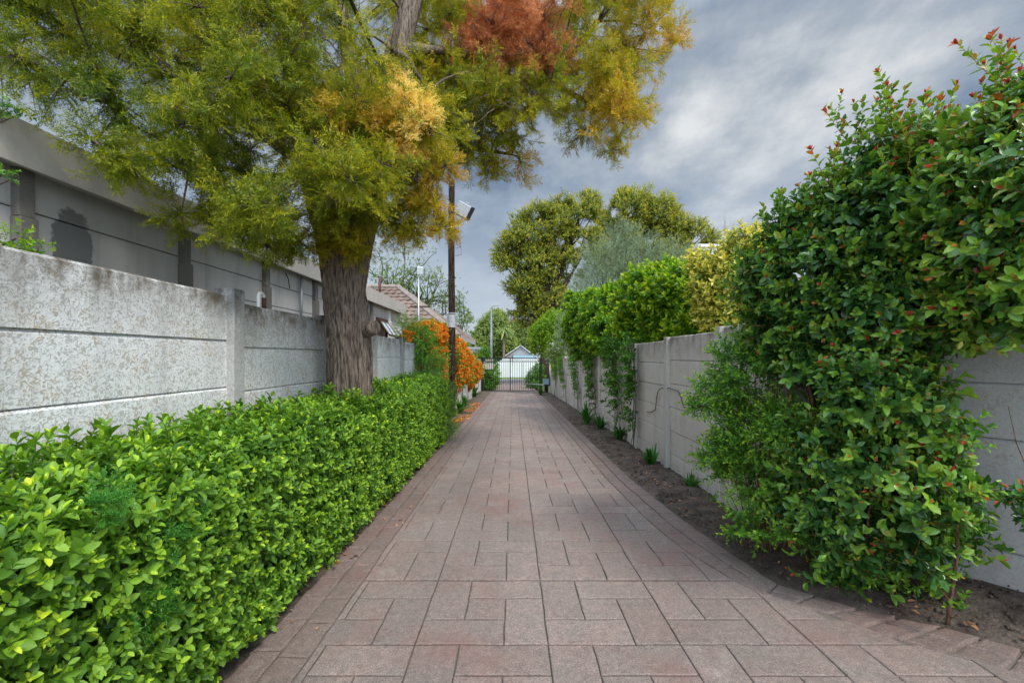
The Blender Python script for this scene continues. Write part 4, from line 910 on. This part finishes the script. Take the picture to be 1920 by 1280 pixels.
# ================================================================= LEFT far: column shrub, orange creeper, trees
ct = [shoot_tmp(250+i, 12, .17, .03, .013, (10, 55), 3, .9, False, .3, .7, False, .4) for i in range(5)]
tree_thing('upright_shrub', 'loose green shrub standing at the far end of the clipped hedge', 'shrub', [(775,640,8.8,.36),(822,800,8.1,.3),(790,800,8.1,.3),(812,735,8.2,.3),(785,690,8.6,.42),(770,740,8.5,.42),(800,740,8.3,.36),(815,785,8.2,.36),(800,700,8.6,.36),(755,690,8.8,.28),(765,610,8.9,.2),(828,760,8.4,.27),(745,660,9,.15)], (-1.55, 8.5), 300, ct, M['priv'], M['twig'], (.7, 1.2), .12, .4, .5, .03)
of = [shoot_tmp(270+i, 9, .05, .075, .03, (0, 75), 0, hi=False, lo_t=.2, hi_t=.8, stem_t=.3, curl=.3) for i in range(4)]
oc = empty('orange_creeper', (-1.8, 12.5, gz(12.5)), 'creeper covered in orange trumpet flowers on the whitewashed wall behind the pole', 'creeper')
ob = [(P(x, y, 1.93*F/(CX-x)), r) for (x, y, r) in ((775,655,.3),(790,640,.34),(800,668,.34),(812,628,.3),(815,655,.36),(822,690,.34),(830,640,.36),(838,665,.4),(842,700,.34),(848,680,.42),(853,655,.34),(858,700,.4),
    (864,672,.4),(866,695,.42),(872,712,.4),(876,682,.42),(882,700,.42),(888,690,.4),(893,700,.34),(800,620,.18),(850,718,.3),(832,712,.26),(903,668,.25))]
clear_pole = lambda q: ~((np.hypot(q[:, 0]-pxw, q[:, 1]-py) < .24) | ((q[:, 1] < py+.1) & (q[:, 0] > -.15*q[:, 1])))
q, d = blob_points(ob, 130, .4, .1); ok = clear_pole(q); q, d = q[ok], d[ok]; scatter('foliage', M['priv'], oc, nt, q, d, rng.uniform(.6, 1., len(q)), rng.normal(-.08,.1,len(q)))
q, d = blob_points(ob, 330, .98, -.1)
keep = np.array([noise.noise(tuple(p*2.2)) > (-.28 if p[1] > 10.8 else -.02) for p in q]) & clear_pole(q); q, d = q[keep], d[keep]; scatter('flowers', M['orange'], oc, of, q, d, rng.uniform(.7, 1.3, len(q)), rng.uniform(-.25, .2, len(q)))
stems('stems', M['twig'], oc, np.array([-1.75, 12.5, 0.]), [b[0] for b in ob], .03)
ft2 = [shoot_tmp(290+i, 8, .5, .32, .2, (0, 60), 2, .8, False, .3, .7, False, .3) for i in range(4)]
tree_thing('flanking_bush', 'dark green creeper bush behind the left end of the gate', 'bush', [(908,705,26.3,.45),(918,715,26.5,.5),(910,725,26,.4),(925,700,27,.35),(922,685,27.4,.35),(898,672,26.8,.35),(908,662,27,.3)], (-1.55, 26.6), 110, nt, M['priv'], M['darkbark'], (.9, 1.3), -.1, .5, .3, .05)
tree_thing('flanking_bush', 'rounded dark bush just behind the right half of the gate', 'bush', [(1000,715,30,.5),(1005,705,30,.5),(1005,728,29,.4),(1010,690,30,.3)], (1.6, 30), 110, nt, M['priv'], M['darkbark'], (.9, 1.3), -.12, .5, .3, .05)
tree_thing('far_tree', 'pale green bushy tree behind the street lamp beyond the gate', 'tree', [(915,640,64,2.2),(905,655,64,2.0),(935,640,64,2.0),(925,615,64,1.8),(945,655,64,1.6),(930,600,66,1.2),(890,660,62,1.4)], (-3.4, 64), 16, ft2, M['far'], M['darkbark'], (.9, 1.5), .1, .55, .3, .3, 'trees across the street')
tree_thing('far_tree', 'green tree behind the palm across the street', 'tree', [(960,640,72,2.0),(970,625,72,1.6),(955,655,70,1.6),(975,650,72,1.8)], (.3, 72), 16, ft2, M['far'], M['darkbark'], (.9, 1.4), .0, .55, .3, .3, 'trees across the street')
tree_thing('far_tree', 'dry brownish pink tree above the gabled roof across the street', 'tree', [(985,640,78,1.7),(975,622,80,2.2),(990,618,80,1.8),(995,650,76,1.4),(962,615,80,1.5)], (2.2, 78), 12, ft2, M['farpink'], M['darkbark'], (.7, 1.2), .1, .3, .3, .3, 'trees across the street')
pa = empty('palm_tree', (-.95, 60.5, gz(60)), 'slender palm tree with drooping fronds behind the white wall across the street', 'palm')
m = MB(); pb_ = P(944, 680, 60.5); ptp = P(946, 618, 60.5); m.tube([[pb_[0], 60.5, gz(60)], pb_, ptp], [.2, .17, .15], 10); m.build('trunk', M['twig'], pa, smooth=True)
m = MB()
for i in range(26):
    az = U(0, 6.28); el = U(-.3, 1.2); L = U(1.1, 1.8); d = np.array([math.cos(az)*math.cos(el), math.sin(az)*math.cos(el), math.sin(el)]); sd = unit(np.cross(d, [0,0,1.])); vs = []
    for k in range(7): u = k/6; p = ptp + d*L*u + np.array([0,0,-1.3*u*u]); w = .16*math.sin(min(3.1, .3+u*2.8)); vs += [p-sd*w+[0,0,-w*.5], p, p+sd*w+[0,0,-w*.5]]
    m.add(vs, [(k*3+j, k*3+j+1, k*3+j+4, k*3+j+3) for k in range(6) for j in range(2)], U(.2, .9))
m.build('fronds', M['far'], pa)
# half bare tree behind the tiled house
bt_root = empty('sparse_tree', (-6.5, 28, gz(28)), 'half bare tree with crooked dark limbs and sparse leaves behind the tiled roof', 'tree'); m = MB(); tips = []
def fork(p, d, L, r, k):
    q = [p]
    for i in range(4): d = unit(d + rsph(1)[0]*.22); q.append(q[-1] + d*L/4)
    m.tube(q, [r*(1-.12*i) for i in range(5)], 6, cap=False)
    if k == 0: tips.append(q[-1]); tips.append(q[2]); return
    for i in range(3 if k > 2 else 2): fork(q[-1] if i else q[3], unit(d*.9 + rsph(1)[0]*.75 + [0,0,.08]), L*.74, r*.58, k-1)
b0 = np.array([-6.5, 28, gz(28)]); fork(b0, np.array([.05,0,1.]), 2.6, .24, 1); m2tips = tips[:]; tips = []
for (x, y) in ((870,560),(720,500),(700,470),(790,520),(760,480),(830,560),(680,520),(740,540),(800,580),(640,470),(840,590)):
    t = P(x, y, 28); o = b0 + [0,0,2.6]; fork(o, unit(t-o), np.linalg.norm(t-o)*.42, .13, 3)
m.build('trunk', M['darkbark'], bt_root, smooth=True)
tp = np.array(tips); n = len(tp); tp = np.repeat(tp, 8, axis=0) + rng.normal(0, .28, (n*8, 3)); scatter('crown', M['far'], bt_root, [shoot_tmp(310+i, 7, .2, .13, .07, (0,60), 1, .7, False, .3, .6) for i in range(4)], tp, unit(rsph(len(tp))+[0,0,.4]), rng.uniform(.7,1.2,len(tp)), rng.normal(-.02,.12,len(tp)))
tree_thing('leafy_tree', 'small green tree between the tiled roof and the pole top', 'tree', [(868,590,34,.7),(855,575,34,.5),(875,610,34,.55),(860,612,34,.5),(882,632,34,.4),(865,548,34,.25)], (-4.4, 34), 26, nt, M['far'], M['darkbark'], (1.2, 2.0), -.02, .4, .3, .1, hole=(1.6, 0.))
# sprigs at the left edge
for (lab, pts, base, mat) in (('leafy sprig growing over the top of the whitewashed wall at the left', ((30,447,1.75,.02),(52,462,1.8,.02),(12,455,1.72,.02),(72,470,1.85,.012)), (-1.95, 1.8), M['bright']),
                         ('twig with light leaves above the outbuilding fascia at the left', ((15,203,2.75,.03),(42,212,2.8,.02),(-10,198,2.75,.03)), (-3.3, 2.75), M['priv']),
                         ('thin twig with few leaves in front of the outbuilding wall', ((5,328,2.3,.02),(22,336,2.35,.012),(-10,322,2.3,.02)), (-2.6, 2.3), M['priv'])):
    root = empty('leaf_sprig', (base[0], base[1], P(pts[0][0], pts[0][1], pts[0][2])[2]), lab, 'sprig'); q, d = blob_points([(P(*p[:3]), p[3]) for p in pts], 1800, .4, .2)
    scatter('foliage', mat, root, bt, q, d, rng.uniform(.35, .6, len(q)), .0, smooth=True); m = MB(); c = P(pts[0][0]-120, pts[0][1]+90, pts[0][2])
    for p in pts: m.tube([c, (c+P(*p[:3]))/2+[0,0,.03], P(*p[:3])], [.006, .005, .003], 5)
    m.build('stem', M['twig'], root)

# ================================================================= GATE, MOTOR, LAMP, BUILDINGS ACROSS THE STREET
GY = 25.4; gt = empty('driveway_gate', (0, GY, gz(GY)), 'dark steel double gate of thin upright bars closing the end of the drive', 'gate')
zb_, zt_ = gz(GY)+.04, P(0, 671, GY)[2]
for side, x0, x1 in ((-1, -1.70, -.17), (1, -.155, 1.50)):
    m = MB()
    for z in (zb_, zt_-.02, zt_-.22): m.box(x0+.021, x1-.021, GY-.015, GY+.015, z, z+.035)
    for x in (x0, x1): m.box(x-.02, x+.02, GY-.02, GY+.02, zb_-.002, zt_+.02)
    lf = m.build('gate_leaf', M['dark_metal'], gt); nb = 13
    m = MB()
    for i in range(1, nb):
        x = x0 + (x1-x0)*i/nb; m.box(x-.011, x+.011, GY-.009, GY+.009, zb_+.036, zt_-.221)
    m.build('bars', M['dark_metal'], lf)
    m = MB()
    for i in range(nb):
        x = x0 + (x1-x0)*(i+.5)/nb; m.tube([(x+.05*math.cos(t), GY, zt_-.104+.078*math.sin(t)) for t in np.linspace(0, 6.283, 13)], .009, 5, cap=False)
    m.build('scroll_band', M['dark_metal'], lf)
for x in (-1.76, 1.58):
    m = MB(); m.box(x-.05, x+.05, GY-.05, GY+.05, gz(GY)-.2, zt_+.06); m.box(x-.058, x+.058, GY-.058, GY+.058, zt_+.062, zt_+.08); m.build('gate_post', M['dark_metal'], gt, bevel=.006)
m = MB(); m.tube([(-.02, GY-.035, zt_-.45), (-.02, GY-.035, zt_+.2)], .014, 8); m.build('latch_rod', M['dark_metal'], gt)
c = P(917.5, 682, GY); sb = empty('notice_board', (c[0], GY+.06, c[2]-.3), 'blank cream board fixed behind the bars of the left gate leaf', 'board')
m = MB(); m.box(c[0]-.23, c[0]+.23, GY+.03, GY+.05, c[2]-.3, c[2]+.3); m.build('panel', M['cream'], sb, bevel=.005)
for dz in (.17, -.17):
    m = MB(); m.box(c[0]-.21, c[0]+.21, GY+.052, GY+.07, c[2]+dz-.02, c[2]+dz+.02); m.build('batten', M['dark_metal'], sb)
gm = empty('gate_motor', (1.74, GY-1.3, gz(GY)), 'pale blue gate opener box on dark pillar beside the right gate leaf', 'gate opener'); yb = GY-1.4; c = P(1024, 716, yb)
m = MB(); m.box(c[0]-.15, c[0]+.15, yb-.12, yb+.12, c[2]-.13, c[2]+.12); m.box(c[0]-.17, c[0]+.17, yb-.14, yb+.14, c[2]+.122, c[2]+.16); m.build('box', M['blue_box'], gm, bevel=.02)
m = MB(); m.box(c[0]-.09, c[0]+.11, yb-.08, yb+.08, gz(yb)-.05, c[2]-.132); m.build('pillar', M['dark_metal'], gm, bevel=.01)
m = MB(); m.tube([(c[0]-.1, yb+.05, c[2]-.17), (c[0]-.6, GY-.5, c[2]-.17), P(987, 720, GY-.1)], .03, 8); m.build('arm', M['galv'], gm, smooth=True)
ms2 = empty('street_lamp', (P(921,0,50)[0], 50, gz(50)), 'tall grey street lamp beyond the gate', 'street lamp'); x = P(921,0,50)[0]
m = MB(); zt2 = P(0,572,50)[2]; m.tube([(x, 50, gz(50)), (x+.02, 50, 3.5), (x+.05, 50, zt2-.5), (x+.15, 50, zt2-.1), (x+.4, 50, zt2)], [.14, .12, .09, .08, .06], 10); m.build('post', M['galv'], ms2, smooth=True)
m = MB(); m.obox((x+.6, 50, zt2+.01), (.3, 0, 0), (0, .12, 0), (0, 0, .07)); m.build('lamp_head', M['grey_paint'], ms2, bevel=.03)
wb = empty('street_wall', (0, 58, gz(58)), 'white boundary wall with pillars across the street', 'wall')
m = MB(); m.box(-14, 14, 58, 58.2, gz(58)-.2, P(0,677,58)[2]); m.build('wall_face', M['white_paint'], wb)
m = MB()
for x in np.arange(-13.5, 14, 3.0): 
    if abs(x) > .1: m = MB(); m.box(x-.2, x+.2, 57.9, 57.998, gz(58)-.2, P(0,675,58)[2]); m.build('pillar', M['white_paint'], wb)
m = MB(); m.box(-1.4, 3.2, 58.02, 58.18, P(0,677,58)[2]+.002, P(0,672,58)[2]); m.build('coping', M['white_paint'], wb)
ga = empty('gabled_garage', (.9, 63, gz(60)), 'small grey gabled garage behind the white wall across the street', 'garage'); ap = P(976, 648, 62); el_, er = P(941, 672, 62), P(1008, 672, 62)
m = MB(); m.add([(el_[0]+.15,62,gz(60)),(er[0]-.15,62,gz(60)),(er[0]-.15,62,er[2]),(ap[0],62,ap[2]-.12),(el_[0]+.15,62,el_[2]), (el_[0]+.15,68,gz(60)),(er[0]-.15,68,gz(60)),(er[0]-.15,68,er[2]),(ap[0],68,ap[2]-.12),(el_[0]+.15,68,el_[2])], [(0,1,2,3,4),(9,8,7,6,5),(0,4,9,5),(1,6,7,2)])
for i in range(9):
    z = el_[2] + (ap[2]-el_[2]-.25)*i/9; hw = (er[0]-el_[0])*.5*(1-i/9.)-.25
    if hw > .1: m.box(ap[0]-hw, ap[0]+hw, 61.97, 61.998, z+.02, z+.14)
m.build('wall', M['gable'], ga)
m = MB()
for e in (el_, er):
    dx = np.array([ap[0]-e[0], 0, ap[2]-e[2]]); nrm = unit(np.array([-dx[2], 0, dx[0]])); nrm = nrm if nrm[2] > 0 else -nrm
    a = np.array([e[0], 61.7, e[2]]); b = np.array([ap[0], 61.7, ap[2]]); m.add([a, b, b+nrm*.09, a+nrm*.09, a+[0,6.5,0], b+[0,6.5,0], b+nrm*.09+[0,6.5,0], a+nrm*.09+[0,6.5,0]], [(0,1,2,3),(7,6,5,4),(0,4,5,1),(3,2,6,7),(0,3,7,4)])
m.build('roof', M['white_paint'], ga)
m = MB(); m.box(P(962,0,61)[0], P(1003,0,61)[0], 60.9, 61.9, P(0,671,61)[2], P(0,666,61)[2]); m.build('awning', M['sky_blue'], ga)
fh = empty('roadside_house', (-4.4, 46, gz(46)), 'low pale building with grey gutter left of the gate in the distance', 'house')
m = MB(); m.box(-9, -3.9, 44.5, 50, gz(46), P(0,655,46)[2]); m.build('wall', M['white_paint'], fh); m = MB(); m.box(-9.2, -3.2, 44.2, 50, P(0,655,46)[2]+.002, P(0,651,46)[2]); m.build('roof', M['grey_paint'], fh)

# ================================================================= SKY, SUN, CAMERA
W = bpy.data.worlds.new('World'); S.world = W; W.use_nodes = True; nt_ = W.node_tree; bg = nt_.nodes['Background']
def N_(t, **k):
    q = nt_.nodes.new(t)
    for a, b in k.items(): setattr(q, a, b)
    return q
LK = nt_.links.new
def mth(op, a, b=0., clamp=False):
    q = N_('ShaderNodeMath', operation=op, use_clamp=clamp)
    for i, v in enumerate((a, b)):
        if isinstance(v, (int, float)): q.inputs[i].default_value = v
        else: LK(v, q.inputs[i])
    return q.outputs[0]
def rmp(f, st):
    q = N_('ShaderNodeValToRGB'); e = q.color_ramp.elements
    while len(e) < len(st): e.new(.5)
    for el, (p, c) in zip(e, st): el.position = p; el.color = (*c, 1) if isinstance(c, tuple) else (c, c, c, 1)
    LK(f, q.inputs['Fac']); return q.outputs['Color']
def mx(f, a, b, mode='MIX'):
    q = N_('ShaderNodeMix', data_type='RGBA', blend_type=mode)
    for s_, v in ((q.inputs[0], f), (q.inputs[6], a), (q.inputs[7], b)):
        if isinstance(v, (int, float)): s_.default_value = v
        elif isinstance(v, tuple): s_.default_value = (*v, 1)
        else: LK(v, s_)
    return q.outputs[2]
SUN_EL, SUN_AZ = 52., 140.      # azimuth clockwise from +y: behind the camera on the right
sky = N_('ShaderNodeTexSky', sky_type='NISHITA', sun_disc=False, sun_elevation=R(SUN_EL), sun_rotation=R(SUN_AZ))
tc = N_('ShaderNodeTexCoord'); sep = N_('ShaderNodeSeparateXYZ'); LK(tc.outputs['Generated'], sep.inputs[0])
zc = mth('ADD', mth('MAXIMUM', sep.outputs['Z'], 0.), .26)
cmb = N_('ShaderNodeCombineXYZ'); LK(mth('DIVIDE', sep.outputs['X'], zc), cmb.inputs[0]); LK(mth('DIVIDE', sep.outputs['Y'], zc), cmb.inputs[1])
def cloud(sc, det, rough, dist, scale, rot, loc=(0,0,0)):
    mp = N_('ShaderNodeMapping'); mp.inputs['Rotation'].default_value = (0, 0, R(rot)); mp.inputs['Scale'].default_value = scale; mp.inputs['Location'].default_value = loc; LK(cmb.outputs[0], mp.inputs[0])
    q = N_('ShaderNodeTexNoise'); q.inputs['Scale'].default_value = sc; q.inputs['Detail'].default_value = det; q.inputs['Roughness'].default_value = rough; q.inputs['Distortion'].default_value = dist; LK(mp.outputs[0], q.inputs[0]); return q.outputs['Fac']
c1 = cloud(1.5, 6, .5, .0, (1.15, .75, 1), 28, (1.7, 3.1, 0)); c2 = cloud(4.6, 7, .6, .0, (1.05, .9, 1), 20, (5, 1, 0))
cf = mth('ADD', mth('MULTIPLY', c1, .6), mth('MULTIPLY', c2, .4))
bd = N_('ShaderNodeVectorMath', operation='DOT_PRODUCT'); LK(tc.outputs['Generated'], bd.inputs[0]); v_ = unit(np.array([.62, 1, .50])); bd.inputs[1].default_value = tuple(v_)
cf = mth('ADD', cf, mth('MULTIPLY', rmp(bd.outputs['Value'], [(.975, 0.), (1.0, 1.)]), .13))
cc_ = rmp(cf, [(.39, (.10,.15,.235)), (.47, (.20,.255,.335)), (.56, (.335,.38,.43)), (.70, (.66,.67,.67))])
cc_ = mx(rmp(sep.outputs['Z'], [(0., .9), (.16, .68), (.42, 0.)]), cc_, (.45, .51, .585))
gain = rmp(sep.outputs['Z'], [(.58, 0.), (.82, 1.)]); back = rmp(mth('MULTIPLY', sep.outputs['Y'], -1.), [(-.05, 0.), (.5, 1.)])  # added fill: unseen sky overhead and behind the camera is boosted
g_ = mth('ADD', 1.0, mth('ADD', mth('MULTIPLY', gain, 4.0), mth('MULTIPLY', back, 3.4)))
gm_ = N_('ShaderNodeVectorMath', operation='SCALE'); LK(cc_, gm_.inputs[0]); LK(mth('MULTIPLY', g_, 10.0), gm_.inputs['Scale'])
fin = mx(.9, sky.outputs['Color'], gm_.outputs[0]); LK(fin, bg.inputs['Color']); bg.inputs['Strength'].default_value = .1
sn = bpy.data.lights.new('sun', 'SUN'); sn.energy = 2.2; sn.angle = R(14); sn.color = (1, .95, .87); so = bpy.data.objects.new('sun', sn); COL.objects.link(so)
sd = Vector((math.sin(R(SUN_AZ))*math.cos(R(SUN_EL)), math.cos(R(SUN_AZ))*math.cos(R(SUN_EL)), math.sin(R(SUN_EL)))); so.rotation_euler = sd.to_track_quat('Z', 'Y').to_euler(); so.location = (6, -6, 12)
cam = bpy.data.cameras.new('camera'); co = bpy.data.objects.new('camera', cam); COL.objects.link(co); co.location = (0, 0, CH); co.rotation_euler = (R(90), 0, 0)
cam.sensor_width = 36; cam.lens = 36*F/1920; cam.shift_x = -(CX-960)/1920; cam.shift_y = (HY-640)/1920; cam.clip_start = .05; cam.clip_end = 1500
S.camera = co
S.view_settings.view_transform = 'Standard'; S.view_settings.look = 'None'; S.view_settings.exposure = .35; S.view_settings.gamma = 1
S.cycles.max_bounces = 6; S.cycles.diffuse_bounces = 4; S.cycles.transmission_bounces = 3; S.cycles.glossy_bounces = 2
S.cycles.use_denoising = True
